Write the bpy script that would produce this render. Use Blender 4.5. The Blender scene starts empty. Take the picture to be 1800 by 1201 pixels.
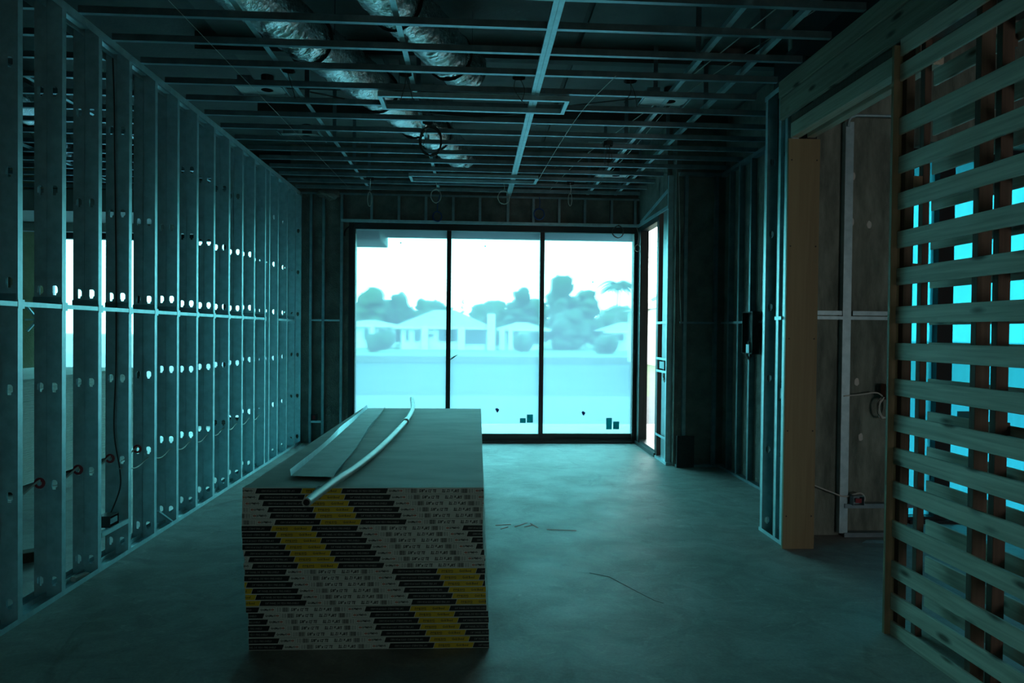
import bpy, math, random
from mathutils import Vector, Matrix, noise

random.seed(7)
SC = bpy.context.scene
COL = SC.collection
D = bpy.data

# ------------------------------------------------------------------ camera
FPX, YAW, PITCH, ROLL, CAMZ = 1223.08, 0.0553, -0.0141, 0.0101, 1.6313
_f = Vector((math.sin(YAW) * math.cos(PITCH), math.cos(YAW) * math.cos(PITCH), math.sin(PITCH)))
_r = Vector((math.cos(YAW), -math.sin(YAW), 0))
_u = _r.cross(_f)
_r2 = math.cos(ROLL) * _r + math.sin(ROLL) * _u
_u2 = -math.sin(ROLL) * _r + math.cos(ROLL) * _u
cam = D.cameras.new('camera')
cam.sensor_width = 36
cam.lens = FPX / 1800 * 36
cam.clip_end = 600
camo = D.objects.new('camera', cam)
COL.objects.link(camo)
camo.matrix_world = Matrix(((_r2.x, _u2.x, -_f.x, 0), (_r2.y, _u2.y, -_f.y, 0), (_r2.z, _u2.z, -_f.z, CAMZ), (0, 0, 0, 1)))
SC.camera = camo


def at(px, py, Y):
    d = (px - 900) / FPX * _r2 - (py - 600.5) / FPX * _u2 + _f
    return Vector((0, 0, CAMZ)) + d * (Y / d.y)


# ------------------------------------------------------------------ world, light, exposure
SKY = 13.0
w = D.worlds.new('overcast_sky')
SC.world = w
w.use_nodes = True
nt = w.node_tree
nt.nodes.clear()
_o = nt.nodes.new('ShaderNodeOutputWorld')
_b = nt.nodes.new('ShaderNodeBackground')
_tc = nt.nodes.new('ShaderNodeTexCoord')
_sx = nt.nodes.new('ShaderNodeSeparateXYZ')
_rp = nt.nodes.new('ShaderNodeValToRGB')
_rp.color_ramp.elements[0].position = 0.0
_rp.color_ramp.elements[0].color = (1, 1, 0.99, 1)
_rp.color_ramp.elements[1].position = 0.8
_rp.color_ramp.elements[1].color = (0.82, 0.92, 1, 1)
nt.links.new(_tc.outputs['Generated'], _sx.inputs[0])
nt.links.new(_sx.outputs['Z'], _rp.inputs[0])
nt.links.new(_rp.outputs[0], _b.inputs[0])
_b.inputs[1].default_value = SKY
nt.links.new(_b.outputs[0], _o.inputs[0])


def portal(name, x0, x1, z0, z1, y, toward=-1):
    """sampling guide for the sky that comes through an opening (gives off no light of its own)"""
    l = D.lights.new(name, 'AREA')
    l.shape = 'RECTANGLE'
    l.size = x1 - x0
    l.size_y = z1 - z0
    l.cycles.is_portal = True
    o = D.objects.new(name, l)
    COL.objects.link(o)
    o.location = ((x0 + x1) / 2, y, (z0 + z1) / 2)
    o.rotation_euler = (math.pi / 2 if toward > 0 else -math.pi / 2, 0, 0)
    return o


portal('daylight_portal', -1.75, 2.35, 0.1, 3.12, 10.33)
portal('daylight_portal', -7.0, -2.75, 0.1, 3.12, 12.13)
portal('daylight_portal', 3.84, 6.5, 0.02, 3.16, 6.03)
portal('daylight_portal', 0.8, 2.2, 0.1, 2.2, -3.22, 1)
portal('daylight_portal', 3.9, 5.0, 0.9, 2.0, -3.1, 1)

SC.view_settings.view_transform = 'Standard'
SC.view_settings.look = 'None'
SC.view_settings.gamma = 1
SC.view_settings.exposure = 0.0
SC.view_settings.use_curve_mapping = False
cy = SC.cycles
cy.max_bounces = 10
cy.diffuse_bounces = 6
cy.glossy_bounces = 4
cy.transparent_max_bounces = 12
cy.sample_clamp_indirect = 8
cy.use_denoising = True


# ------------------------------------------------------------------ materials
def mat(name, c1, c2=None, scale=8, rough=0.6, metal=0.0, bump=0.0, bscale=None, stretch=(1, 1, 1), detail=6,
        lo=0.35, hi=0.65, spec=0.5, rvar=0.0, kind='noise'):
    m = D.materials.new(name)
    m.use_nodes = True
    n, l = m.node_tree.nodes, m.node_tree.links
    p = n['Principled BSDF']
    p.inputs['Roughness'].default_value = rough
    p.inputs['Metallic'].default_value = metal
    p.inputs['Specular IOR Level'].default_value = spec
    p.inputs['Base Color'].default_value = (*c1, 1)
    if c2 is None and not bump:
        return m
    g = n.new('ShaderNodeNewGeometry')
    mp = n.new('ShaderNodeMapping')
    mp.inputs['Scale'].default_value = stretch
    l.new(g.outputs['Position'], mp.inputs[0])
    t = n.new('ShaderNodeTexNoise')
    t.inputs['Scale'].default_value = scale
    t.inputs['Detail'].default_value = detail
    t.inputs['Roughness'].default_value = 0.62
    l.new(mp.outputs[0], t.inputs['Vector'])
    if c2 is not None:
        r = n.new('ShaderNodeValToRGB')
        r.color_ramp.elements[0].position = lo
        r.color_ramp.elements[1].position = hi
        r.color_ramp.elements[0].color = (*c1, 1)
        r.color_ramp.elements[1].color = (*c2, 1)
        l.new(t.outputs[0], r.inputs[0])
        l.new(r.outputs[0], p.inputs['Base Color'])
    if rvar:
        mr = n.new('ShaderNodeMapRange')
        mr.inputs[3].default_value = max(0.02, rough - rvar)
        mr.inputs[4].default_value = min(1, rough + rvar)
        l.new(t.outputs[0], mr.inputs[0])
        l.new(mr.outputs[0], p.inputs['Roughness'])
    if bump:
        t2 = t
        if bscale:
            t2 = n.new('ShaderNodeTexNoise')
            t2.inputs['Scale'].default_value = bscale
            t2.inputs['Detail'].default_value = 5
            l.new(mp.outputs[0], t2.inputs['Vector'])
        b = n.new('ShaderNodeBump')
        b.inputs['Strength'].default_value = bump
        b.inputs['Distance'].default_value = 0.02
        l.new(t2.outputs[0], b.inputs['Height'])
        l.new(b.outputs[0], p.inputs['Normal'])
    return m


def wood(name, c1, c2, axis='Y', rough=0.6, knots=True, scale=1.0):
    """long grain along one world axis, with dark knots"""
    m = D.materials.new(name)
    m.use_nodes = True
    n, l = m.node_tree.nodes, m.node_tree.links
    p = n['Principled BSDF']
    p.inputs['Roughness'].default_value = rough
    p.inputs['Specular IOR Level'].default_value = 0.25
    g = n.new('ShaderNodeNewGeometry')
    oi = n.new('ShaderNodeObjectInfo')
    off = n.new('ShaderNodeVectorMath')
    off.operation = 'MULTIPLY_ADD'
    off.inputs[1].default_value = (17, 23, 31)
    comb = n.new('ShaderNodeCombineXYZ')
    for k in range(3):
        l.new(oi.outputs['Random'], comb.inputs[k])
    l.new(comb.outputs[0], off.inputs[0])
    l.new(g.outputs['Position'], off.inputs[2])
    mp = n.new('ShaderNodeMapping')
    s = {'X': (1.2, 30, 30), 'Y': (30, 1.2, 30), 'Z': (30, 30, 1.2)}[axis]
    mp.inputs['Scale'].default_value = [v * scale for v in s]
    l.new(off.outputs[0], mp.inputs[0])
    t = n.new('ShaderNodeTexNoise')
    t.inputs['Scale'].default_value = 1.6
    t.inputs['Detail'].default_value = 7
    t.inputs['Distortion'].default_value = 0.6
    l.new(mp.outputs[0], t.inputs['Vector'])
    r = n.new('ShaderNodeValToRGB')
    r.color_ramp.elements[0].position = 0.3
    r.color_ramp.elements[1].position = 0.7
    r.color_ramp.elements[0].color = (*c1, 1)
    r.color_ramp.elements[1].color = (*c2, 1)
    l.new(t.outputs[0], r.inputs[0])
    out = r.outputs[0]
    if knots:
        mk = n.new('ShaderNodeMapping')
        mk.inputs['Scale'].default_value = {'X': (3.0, 9, 9), 'Y': (9, 3.0, 9), 'Z': (9, 9, 3.0)}[axis]
        l.new(off.outputs[0], mk.inputs[0])
        v = n.new('ShaderNodeTexVoronoi')
        v.inputs['Scale'].default_value = 1.15
        l.new(mk.outputs[0], v.inputs['Vector'])
        rk = n.new('ShaderNodeValToRGB')
        rk.color_ramp.elements[0].position = 0.10
        rk.color_ramp.elements[1].position = 0.24
        rk.color_ramp.elements[0].color = (0.22, 0.2, 0.18, 1)
        rk.color_ramp.elements[1].color = (1, 1, 1, 1)
        l.new(v.outputs['Distance'], rk.inputs[0])
        mx = n.new('ShaderNodeMixRGB')
        mx.blend_type = 'MULTIPLY'
        mx.inputs[0].default_value = 1
        l.new(out, mx.inputs[1])
        l.new(rk.outputs[0], mx.inputs[2])
        out = mx.outputs[0]
    l.new(out, p.inputs['Base Color'])
    b = n.new('ShaderNodeBump')
    b.inputs['Strength'].default_value = 0.25
    b.inputs['Distance'].default_value = 0.004
    l.new(t.outputs[0], b.inputs['Height'])
    l.new(b.outputs[0], p.inputs['Normal'])
    return m


def film(name, trans, haze, fac, fvar=0.06, blur=0.0):
    """protective plastic film on glass: tinted see-through plus milky scatter"""
    m = D.materials.new(name)
    m.use_nodes = True
    n, l = m.node_tree.nodes, m.node_tree.links
    n.clear()
    o = n.new('ShaderNodeOutputMaterial')
    tr = n.new('ShaderNodeBsdfTransparent')
    tr.inputs[0].default_value = (*trans, 1)
    tl = n.new('ShaderNodeBsdfTranslucent')
    tl.inputs[0].default_value = (*haze, 1)
    mx = n.new('ShaderNodeMixShader')
    g = n.new('ShaderNodeNewGeometry')
    mp = n.new('ShaderNodeMapping')
    mp.inputs['Scale'].default_value = (9, 1, 1.2)
    t = n.new('ShaderNodeTexNoise')
    t.inputs['Scale'].default_value = 1.5
    t.inputs['Detail'].default_value = 5
    l.new(g.outputs['Position'], mp.inputs[0])
    l.new(mp.outputs[0], t.inputs['Vector'])
    mr = n.new('ShaderNodeMapRange')
    mr.inputs[1].default_value = 0.3
    mr.inputs[2].default_value = 0.7
    mr.inputs[3].default_value = fac - fvar
    mr.inputs[4].default_value = fac + fvar
    l.new(t.outputs[0], mr.inputs[0])
    l.new(mr.outputs[0], mx.inputs[0])
    if blur:
        rf = n.new('ShaderNodeBsdfRefraction')
        rf.inputs[0].default_value = (*trans, 1)
        rf.inputs['Roughness'].default_value = 0.3
        rf.inputs['IOR'].default_value = 1.02
        m2 = n.new('ShaderNodeMixShader')
        m2.inputs[0].default_value = blur
        l.new(tr.outputs[0], m2.inputs[1])
        l.new(rf.outputs[0], m2.inputs[2])
        l.new(m2.outputs[0], mx.inputs[1])
    else:
        l.new(tr.outputs[0], mx.inputs[1])
    l.new(tl.outputs[0], mx.inputs[2])
    l.new(mx.outputs[0], o.inputs[0])
    return m


def clear_glass(name, tint=(0.93, 0.97, 0.95)):
    m = D.materials.new(name)
    m.use_nodes = True
    n, l = m.node_tree.nodes, m.node_tree.links
    n.clear()
    o = n.new('ShaderNodeOutputMaterial')
    tr = n.new('ShaderNodeBsdfTransparent')
    tr.inputs[0].default_value = (*tint, 1)
    gl = n.new('ShaderNodeBsdfGlossy')
    gl.inputs['Roughness'].default_value = 0.03
    lw = n.new('ShaderNodeLayerWeight')
    pw = n.new('ShaderNodeMath')
    pw.operation = 'POWER'
    pw.inputs[1].default_value = 5
    l.new(lw.outputs['Facing'], pw.inputs[0])
    fr = n.new('ShaderNodeMath')
    fr.operation = 'MULTIPLY_ADD'
    fr.inputs[1].default_value = 0.6
    fr.inputs[2].default_value = 0.02
    l.new(pw.outputs[0], fr.inputs[0])
    mx = n.new('ShaderNodeMixShader')
    l.new(fr.outputs[0], mx.inputs[0])
    l.new(tr.outputs[0], mx.inputs[1])
    l.new(gl.outputs[0], mx.inputs[2])
    l.new(mx.outputs[0], o.inputs[0])
    return m


def floor_mat():
    m = D.materials.new('troweled_concrete')
    m.use_nodes = True
    n, l = m.node_tree.nodes, m.node_tree.links
    p = n['Principled BSDF']
    p.inputs['Specular IOR Level'].default_value = 0.35
    g = n.new('ShaderNodeNewGeometry')

    def nz(scale, stretch, detail=6, dist=0.0):
        mp = n.new('ShaderNodeMapping')
        mp.inputs['Scale'].default_value = stretch
        mp.inputs['Rotation'].default_value = (0, 0, 0.5)
        t = n.new('ShaderNodeTexNoise')
        t.inputs['Scale'].default_value = scale
        t.inputs['Detail'].default_value = detail
        t.inputs['Roughness'].default_value = 0.65
        t.inputs['Distortion'].default_value = dist
        l.new(g.outputs['Position'], mp.inputs[0])
        l.new(mp.outputs[0], t.inputs['Vector'])
        return t.outputs[0]

    def ramp(src, a, b, c1, c2):
        r = n.new('ShaderNodeValToRGB')
        r.color_ramp.elements[0].position = a
        r.color_ramp.elements[1].position = b
        r.color_ramp.elements[0].color = (*c1, 1)
        r.color_ramp.elements[1].color = (*c2, 1)
        l.new(src, r.inputs[0])
        return r.outputs[0]

    def mul(a, b, mode='MULTIPLY', f=1.0):
        x = n.new('ShaderNodeMixRGB')
        x.blend_type = mode
        x.inputs[0].default_value = f
        l.new(a, x.inputs[1])
        l.new(b, x.inputs[2])
        return x.outputs[0]

    big = ramp(nz(0.9, (1, 1, 1)), 0.3, 0.7, (0.30, 0.295, 0.27), (0.43, 0.425, 0.40))
    mid = ramp(nz(2.6, (1, 1.3, 1), 9, 1.5), 0.36, 0.6, (0.76, 0.745, 0.73), (1, 1, 1))
    stain = ramp(nz(1.7, (1.5, 0.7, 1), 7, 1.2), 0.60, 0.72, (1, 1, 1), (0.66, 0.62, 0.58))
    chalk = ramp(nz(4.5, (0.9, 1.5, 1), 10, 2.2), 0.58, 0.76, (1, 1, 1), (1.5, 1.49, 1.45))
    fine = ramp(nz(60, (1, 1, 1), 4), 0.3, 0.7, (0.86, 0.86, 0.86), (1.08, 1.08, 1.08))
    scuff = ramp(nz(6.5, (0.35, 3.2, 1), 7, 0.6), 0.655, 0.72, (1, 1, 1), (0.62, 0.61, 0.60))
    c = mul(mul(mul(mul(mul(big, mid), stain), chalk), fine), scuff)
    l.new(c, p.inputs['Base Color'])
    mr = n.new('ShaderNodeMapRange')
    mr.inputs[3].default_value = 0.42
    mr.inputs[4].default_value = 0.8
    l.new(nz(2.2, (1, 1.1, 1)), mr.inputs[0])
    l.new(mr.outputs[0], p.inputs['Roughness'])
    b = n.new('ShaderNodeBump')
    b.inputs['Strength'].default_value = 0.18
    b.inputs['Distance'].default_value = 0.01
    l.new(nz(30, (1, 1.2, 1), 8), b.inputs['Height'])
    l.new(b.outputs[0], p.inputs['Normal'])
    return m


M = {}
M['floor'] = floor_mat()
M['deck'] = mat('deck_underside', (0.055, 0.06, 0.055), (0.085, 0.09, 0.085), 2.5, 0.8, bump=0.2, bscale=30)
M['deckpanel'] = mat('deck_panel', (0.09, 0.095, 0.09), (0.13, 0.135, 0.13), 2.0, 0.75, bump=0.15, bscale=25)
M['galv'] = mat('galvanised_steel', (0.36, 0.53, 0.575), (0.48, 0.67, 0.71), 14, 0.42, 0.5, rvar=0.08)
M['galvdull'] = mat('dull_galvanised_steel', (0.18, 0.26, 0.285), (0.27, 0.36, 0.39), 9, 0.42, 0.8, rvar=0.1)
M['galvpale'] = mat('pale_galvanised_plate', (0.55, 0.57, 0.58), (0.72, 0.74, 0.75), 9, 0.45, 0.35)
M['galvrough'] = mat('rough_galvanised_steel', (0.36, 0.37, 0.35), (0.46, 0.47, 0.45), 7, 0.65, 0.35)
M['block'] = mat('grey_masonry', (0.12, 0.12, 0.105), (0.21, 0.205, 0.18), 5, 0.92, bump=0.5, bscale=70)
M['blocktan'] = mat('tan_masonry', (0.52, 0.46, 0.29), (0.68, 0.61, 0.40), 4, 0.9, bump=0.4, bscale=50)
M['form'] = mat('board_formed_concrete', (0.11, 0.135, 0.11), (0.27, 0.31, 0.255), 3.0, 0.9, bump=0.35, bscale=40, stretch=(3, 3, 0.8), detail=9)
M['alu'] = mat('black_aluminium', (0.012, 0.013, 0.014), rough=0.45)
M['alugrey'] = mat('dark_bronze_aluminium', (0.03, 0.032, 0.033), rough=0.4)
M['film'] = film('cyan_protective_film', (0.195, 0.80, 0.86), (0.12, 0.31, 0.43), 0.40, 0.025, 0.55)
M['stickerfilm'] = film('teal_translucent_sticker', (0.002, 0.03, 0.035), (0.01, 0.22, 0.23), 0.85, 0.02)
M['filmpale'] = film('pale_green_protective_film', (0.165, 0.205, 0.185), (0.10, 0.14, 0.13), 0.3)
M['filmblue'] = film('deep_cyan_protective_film', (0.01, 0.22, 0.30), (0.012, 0.22, 0.32), 0.75)
M['glass'] = clear_glass('clear_glass')
M['pine'] = wood('pine_board', (0.46, 0.44, 0.35), (0.72, 0.70, 0.58), 'Y', 0.6)
M['pinez'] = wood('pine_post', (0.22, 0.15, 0.085), (0.32, 0.22, 0.13), 'Z', 0.6, knots=False)
M['brownstud'] = wood('brown_stud_wood', (0.085, 0.06, 0.042), (0.13, 0.09, 0.062), 'Z', 0.7, knots=False)
M['timber'] = wood('timber_header_wood', (0.20, 0.19, 0.14), (0.34, 0.32, 0.24), 'Y', 0.7)
M['lvl'] = wood('laminated_beam_wood', (0.40, 0.35, 0.26), (0.58, 0.52, 0.40), 'Y', 0.6, knots=False, scale=1.6)
M['ply'] = wood('tan_plywood', (0.25, 0.195, 0.105), (0.31, 0.245, 0.135), 'Z', 0.55, knots=False, scale=0.6)
M['paper'] = mat('grey_gypsum_paper', (0.42, 0.41, 0.36), (0.56, 0.54, 0.48), 2.2, 0.75, stretch=(1, 2.5, 1), detail=8, bump=0.08, bscale=20)
M['paperedge'] = mat('ivory_gypsum_edge', (0.50, 0.50, 0.46), (0.60, 0.59, 0.55), 6, 0.8)
M['white'] = mat('white_end_tape', (0.68, 0.70, 0.67), (0.76, 0.78, 0.75), 20, 0.6)
M['black'] = mat('black_tape_print', (0.012, 0.013, 0.016), rough=0.5)
M['yellow'] = mat('yellow_tape_print', (0.74, 0.48, 0.02), (0.80, 0.53, 0.03), 20, 0.55)
M['ink'] = mat('grey_black_ink', (0.018, 0.02, 0.021), rough=0.6)
M['greyink'] = mat('grey_line_ink', (0.16, 0.17, 0.17), rough=0.6)
M['palelet'] = mat('pale_lettering', (0.36, 0.37, 0.36), rough=0.6)
M['red'] = mat('red_ink', (0.50, 0.09, 0.05), rough=0.6)
M['conduit'] = mat('grey_plastic_pipe', (0.40, 0.41, 0.38), (0.50, 0.51, 0.48), 10, 0.4)
M['hollow'] = mat('dark_pipe_bore', (0.02, 0.02, 0.02), rough=0.9)
M['foil'] = mat('aluminium_foil_sleeve', (0.70, 0.73, 0.74), (0.90, 0.92, 0.92), 18, 0.16, 1.0, bump=0.6, bscale=40, stretch=(1, 1, 1))
M['strap'] = mat('black_strap', (0.01, 0.01, 0.01), rough=0.6)
M['cable'] = mat('off_white_cable', (0.55, 0.55, 0.5), rough=0.5)
M['cabledark'] = mat('dark_cable', (0.05, 0.05, 0.045), rough=0.5)
M['cableblue'] = mat('blue_cable', (0.03, 0.07, 0.25), rough=0.5)
M['darkbox'] = mat('dark_steel_box', (0.05, 0.052, 0.052), rough=0.5, metal=0.3)
M['redplastic'] = mat('dark_red_plastic', (0.26, 0.02, 0.03), rough=0.4)
M['rust'] = mat('rust_red_block', (0.28, 0.09, 0.05), (0.36, 0.13, 0.07), 20, 0.7)
M['sticker'] = mat('teal_sticker', (0.02, 0.17, 0.19), rough=0.6)
M['bluetab'] = mat('blue_film_tab', (0.01, 0.05, 0.3), rough=0.5)
M['darkpanel'] = mat('black_board', (0.018, 0.02, 0.02), (0.03, 0.032, 0.032), 30, 0.7)
M['chalk'] = mat('faded_red_chalk', (0.85, 0.26, 0.22), (0.6, 0.30, 0.26), 40, 0.9)
M['crack'] = mat('floor_crack', (0.2, 0.18, 0.16), rough=0.95)
# outside
M['lawn'] = mat('lawn_grass', (0.04, 0.07, 0.025), (0.06, 0.10, 0.04), 0.8, 0.95)
M['water'] = mat('canal_surface', (0.012, 0.022, 0.025), (0.02, 0.032, 0.035), 0.4, 0.75, bump=0.6, bscale=1.5, stretch=(0.4, 1, 1), spec=0.12)
M['stucco'] = mat('white_stucco', (0.45, 0.44, 0.41), (0.52, 0.51, 0.48), 2, 0.9)
M['rooftile'] = mat('pale_roof_tile', (0.17, 0.16, 0.15), (0.24, 0.23, 0.21), 3, 0.9, bump=0.4, bscale=8)
M['darkglass'] = mat('dark_house_window', (0.03, 0.04, 0.045), rough=0.2)
M['leaf'] = mat('green_foliage', (0.02, 0.04, 0.016), (0.04, 0.07, 0.03), 1.2, 0.9, bump=1.0, bscale=4)
M['leafdark'] = mat('dark_foliage', (0.014, 0.03, 0.014), (0.03, 0.055, 0.025), 1.5, 0.9, bump=1.0, bscale=4)
M['bark'] = mat('grey_bark', (0.12, 0.10, 0.08), (0.2, 0.17, 0.14), 6, 0.9)
M['dockstone'] = mat('grey_dock_stone', (0.09, 0.09, 0.085), (0.12, 0.12, 0.11), 3, 0.9)
M['coping'] = mat('pale_stone_coping', (0.55, 0.53, 0.48), (0.62, 0.60, 0.55), 3, 0.85)
M['patio'] = mat('patio_stone', (0.028, 0.03, 0.03), (0.04, 0.042, 0.042), 2, 0.85)
M['soffit'] = mat('grey_soffit', (0.22, 0.22, 0.21), (0.27, 0.27, 0.26), 2, 0.85)
M['brickpave'] = mat('brown_brick_paving', (0.26, 0.16, 0.11), (0.36, 0.24, 0.17), 12, 0.9)


# ------------------------------------------------------------------ mesh helpers
class MB:
    def __init__(s):
        s.v, s.f, s.m = [], [], []

    def poly(s, pts, m=0):
        b = len(s.v)
        s.v += [tuple(p) for p in pts]
        s.f.append(tuple(range(b, b + len(pts))))
        s.m.append(m)

    def box(s, x0, x1, y0, y1, z0, z1, m=0):
        b = len(s.v)
        s.v += [(x0, y0, z0), (x1, y0, z0), (x1, y1, z0), (x0, y1, z0), (x0, y0, z1), (x1, y0, z1), (x1, y1, z1), (x0, y1, z1)]
        for q in ((0, 3, 2, 1), (4, 5, 6, 7), (0, 1, 5, 4), (1, 2, 6, 5), (2, 3, 7, 6), (3, 0, 4, 7)):
            s.f.append(tuple(b + i for i in q))
            s.m.append(m)
        return s

    def cbox(s, x0, x1, y0, y1, z0, z1, c=0.003, axis='y', m=0):
        """box with the four edges along one axis chamfered"""
        if axis == 'y':
            a0, a1, b0, b1, l0, l1 = x0, x1, z0, z1, y0, y1
            mk = lambda a, b, l: (a, l, b)
        elif axis == 'x':
            a0, a1, b0, b1, l0, l1 = y0, y1, z0, z1, x0, x1
            mk = lambda a, b, l: (l, a, b)
        else:
            a0, a1, b0, b1, l0, l1 = x0, x1, y0, y1, z0, z1
            mk = lambda a, b, l: (a, b, l)
        ring = [(a0 + c, b0), (a1 - c, b0), (a1, b0 + c), (a1, b1 - c), (a1 - c, b1), (a0 + c, b1), (a0, b1 - c), (a0, b0 + c)]
        b = len(s.v)
        s.v += [mk(p, q, l0) for p, q in ring] + [mk(p, q, l1) for p, q in ring]
        for i in range(8):
            j = (i + 1) % 8
            s.f.append((b + i, b + j, b + 8 + j, b + 8 + i))
            s.m.append(m)
        s.f += [tuple(b + i for i in range(7, -1, -1)), tuple(b + 8 + i for i in range(8))]
        s.m += [m, m]
        return s

    def bar(s, p, q, wx, wz, m=0, up=(0, 0, 1)):
        """box beam from p to q, wx wide and wz deep"""
        p, q = Vector(p), Vector(q)
        d = (q - p).normalized()
        a = d.cross(Vector(up))
        if a.length < 1e-4:
            a = d.cross(Vector((1, 0, 0)))
        a.normalize()
        c = a.cross(d)
        b = len(s.v)
        for e in (p, q):
            for i, j in ((-1, -1), (1, -1), (1, 1), (-1, 1)):
                s.v.append(tuple(e + a * i * wx / 2 + c * j * wz / 2))
        for f in ((0, 1, 2, 3), (7, 6, 5, 4), (0, 4, 5, 1), (1, 5, 6, 2), (2, 6, 7, 3), (3, 7, 4, 0)):
            s.f.append(tuple(b + i for i in f))
            s.m.append(m)
        return s

    def tube(s, pts, r, seg=8, m=0, cap=True, rfun=None):
        pts = [Vector(p) for p in pts]
        n = len(pts)
        t = [(pts[min(i + 1, n - 1)] - pts[max(i - 1, 0)]).normalized() for i in range(n)]
        a = t[0].cross(Vector((0, 0, 1)))
        if a.length < 1e-3:
            a = t[0].cross(Vector((1, 0, 0)))
        a.normalize()
        b0 = len(s.v)
        for i in range(n):
            a = (a - t[i] * a.dot(t[i])).normalized()
            c = t[i].cross(a)
            for k in range(seg):
                th = 2 * math.pi * k / seg
                rr = r if rfun is None else rfun(i, th)
                s.v.append(tuple(pts[i] + (a * math.cos(th) + c * math.sin(th)) * rr))
        for i in range(n - 1):
            for k in range(seg):
                k2 = (k + 1) % seg
                s.f.append((b0 + i * seg + k, b0 + i * seg + k2, b0 + (i + 1) * seg + k2, b0 + (i + 1) * seg + k))
                s.m.append(m)
        if cap:
            s.f.append(tuple(b0 + k for k in range(seg - 1, -1, -1)))
            s.f.append(tuple(b0 + (n - 1) * seg + k for k in range(seg)))
            s.m += [m, m]
        return s

    def ball(s, c, rx, ry, rz, nu=10, nv=7, jit=0.0, m=0, seed=0):
        b = len(s.v)
        for i in range(nv + 1):
            ph = math.pi * i / nv
            for k in range(nu):
                th = 2 * math.pi * k / nu
                d = Vector((math.sin(ph) * math.cos(th), math.sin(ph) * math.sin(th), math.cos(ph)))
                j = 1 + jit * noise.noise(d * 2.3 + Vector((seed, seed * 1.7, 0))) + jit * 0.6 * noise.noise(d * 6 + Vector((0, seed, seed)))
                s.v.append((c[0] + d.x * rx * j, c[1] + d.y * ry * j, c[2] + d.z * rz * j))
        for i in range(nv):
            for k in range(nu):
                k2 = (k + 1) % nu
                s.f.append((b + i * nu + k, b + (i + 1) * nu + k, b + (i + 1) * nu + k2, b + i * nu + k2))
                s.m.append(m)
        return s

    def mesh(s, name, mats, off=(0, 0, 0), smooth=False):
        me = D.meshes.new(name)
        ox, oy, oz = off
        me.from_pydata([(x - ox, y - oy, z - oz) for x, y, z in s.v], [], s.f)
        for k in (mats if isinstance(mats, (list, tuple)) else [mats]):
            me.materials.append(M[k])
        if any(s.m):
            me.polygons.foreach_set('material_index', s.m)
        if smooth:
            me.polygons.foreach_set('use_smooth', [True] * len(me.polygons))
        me.update()
        return me

    def build(s, name, mats, parent=None, origin=None, smooth=False):
        """links ONE mesh object; coordinates are world ones, made local to the parent"""
        off = wloc(parent) if parent else Vector(origin or (0, 0, 0))
        o = D.objects.new(name, s.mesh(name, mats, off, smooth))
        COL.objects.link(o)
        if parent:
            o.parent = parent
        elif origin:
            o.location = origin
        return o


def wloc(o):
    v = Vector((0, 0, 0))
    while o:
        v += o.location
        o = o.parent
    return v


def link(name, me, loc=(0, 0, 0), parent=None):
    o = D.objects.new(name, me)
    COL.objects.link(o)
    o.location = Vector(loc) - (wloc(parent) if parent else Vector((0, 0, 0)))
    o.parent = parent
    return o


def tag(o, label=None, cat=None, group=None, kind=None):
    if label:
        o['label'] = label
    if cat:
        o['category'] = cat
    if group:
        o['group'] = group
    if kind:
        o['kind'] = kind
    return o


def empty(name, loc=(0, 0, 0), label=None, cat=None, group=None, kind=None):
    o = D.objects.new(name, None)
    COL.objects.link(o)
    o.location = loc
    o.empty_display_size = 0.1
    return tag(o, label, cat, group, kind)


def copy_tree(o, parent=None):
    c = o.copy()
    COL.objects.link(c)
    if parent:
        c.parent = parent
    for ch in list(o.children):
        copy_tree(ch, c)
    return c


def spline(pts, n=6):
    pts = [Vector(p) for p in pts]
    out = []
    for i in range(len(pts) - 1):
        p0, p1, p2, p3 = pts[max(i - 1, 0)], pts[i], pts[i + 1], pts[min(i + 2, len(pts) - 1)]
        for k in range(n):
            t = k / n
            out.append(0.5 * ((2 * p1) + (p2 - p0) * t + (2 * p0 - 5 * p1 + 4 * p2 - p3) * t * t + (3 * p1 - p0 - 3 * p2 + p3) * t ** 3))
    out.append(pts[-1])
    return out


ST = 'structure'
CEIL = 3.588        # underside of the ceiling framing
XL, XR = -2.473, 2.37   # faces of the side walls

# ------------------------------------------------------------------ floor and ceiling deck
fl = tag(MB().box(-9, 8, -3.3, 12.3, -0.25, 0).build('floor', 'floor'), kind=ST)
mb = MB()
for a, b in (((0.2, 5.83), (0.33, 5.86)), ((0.36, 5.78), (0.47, 5.9)), ((0.44, 5.78), (0.52, 5.83)), ((0.5, 5.88), (0.55, 5.75)), ((0.62, 5.70), (0.86, 5.66)), ((0.24, 5.72), (0.3, 5.78))):
    mb.bar((*a, 0.001), (*b, 0.001), 0.012, 0.002)
mb.build('chalk_mark', 'chalk', fl)
mb = MB()
path = [(0.80, 4.66), (0.92, 4.58), (0.98, 4.45), (1.06, 4.28), (1.12, 4.16), (1.16, 4.12)]
for a, b in zip(path, path[1:]):
    mb.bar((*a, 0.0008), (*b, 0.0008), 0.0035, 0.0014)
mb.build('floor_crack', 'crack', fl)
ce = tag(MB().box(-9, 8, -3.3, 12.3, 4.28, 4.55).build('ceiling', 'deck'), kind=ST)
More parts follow.
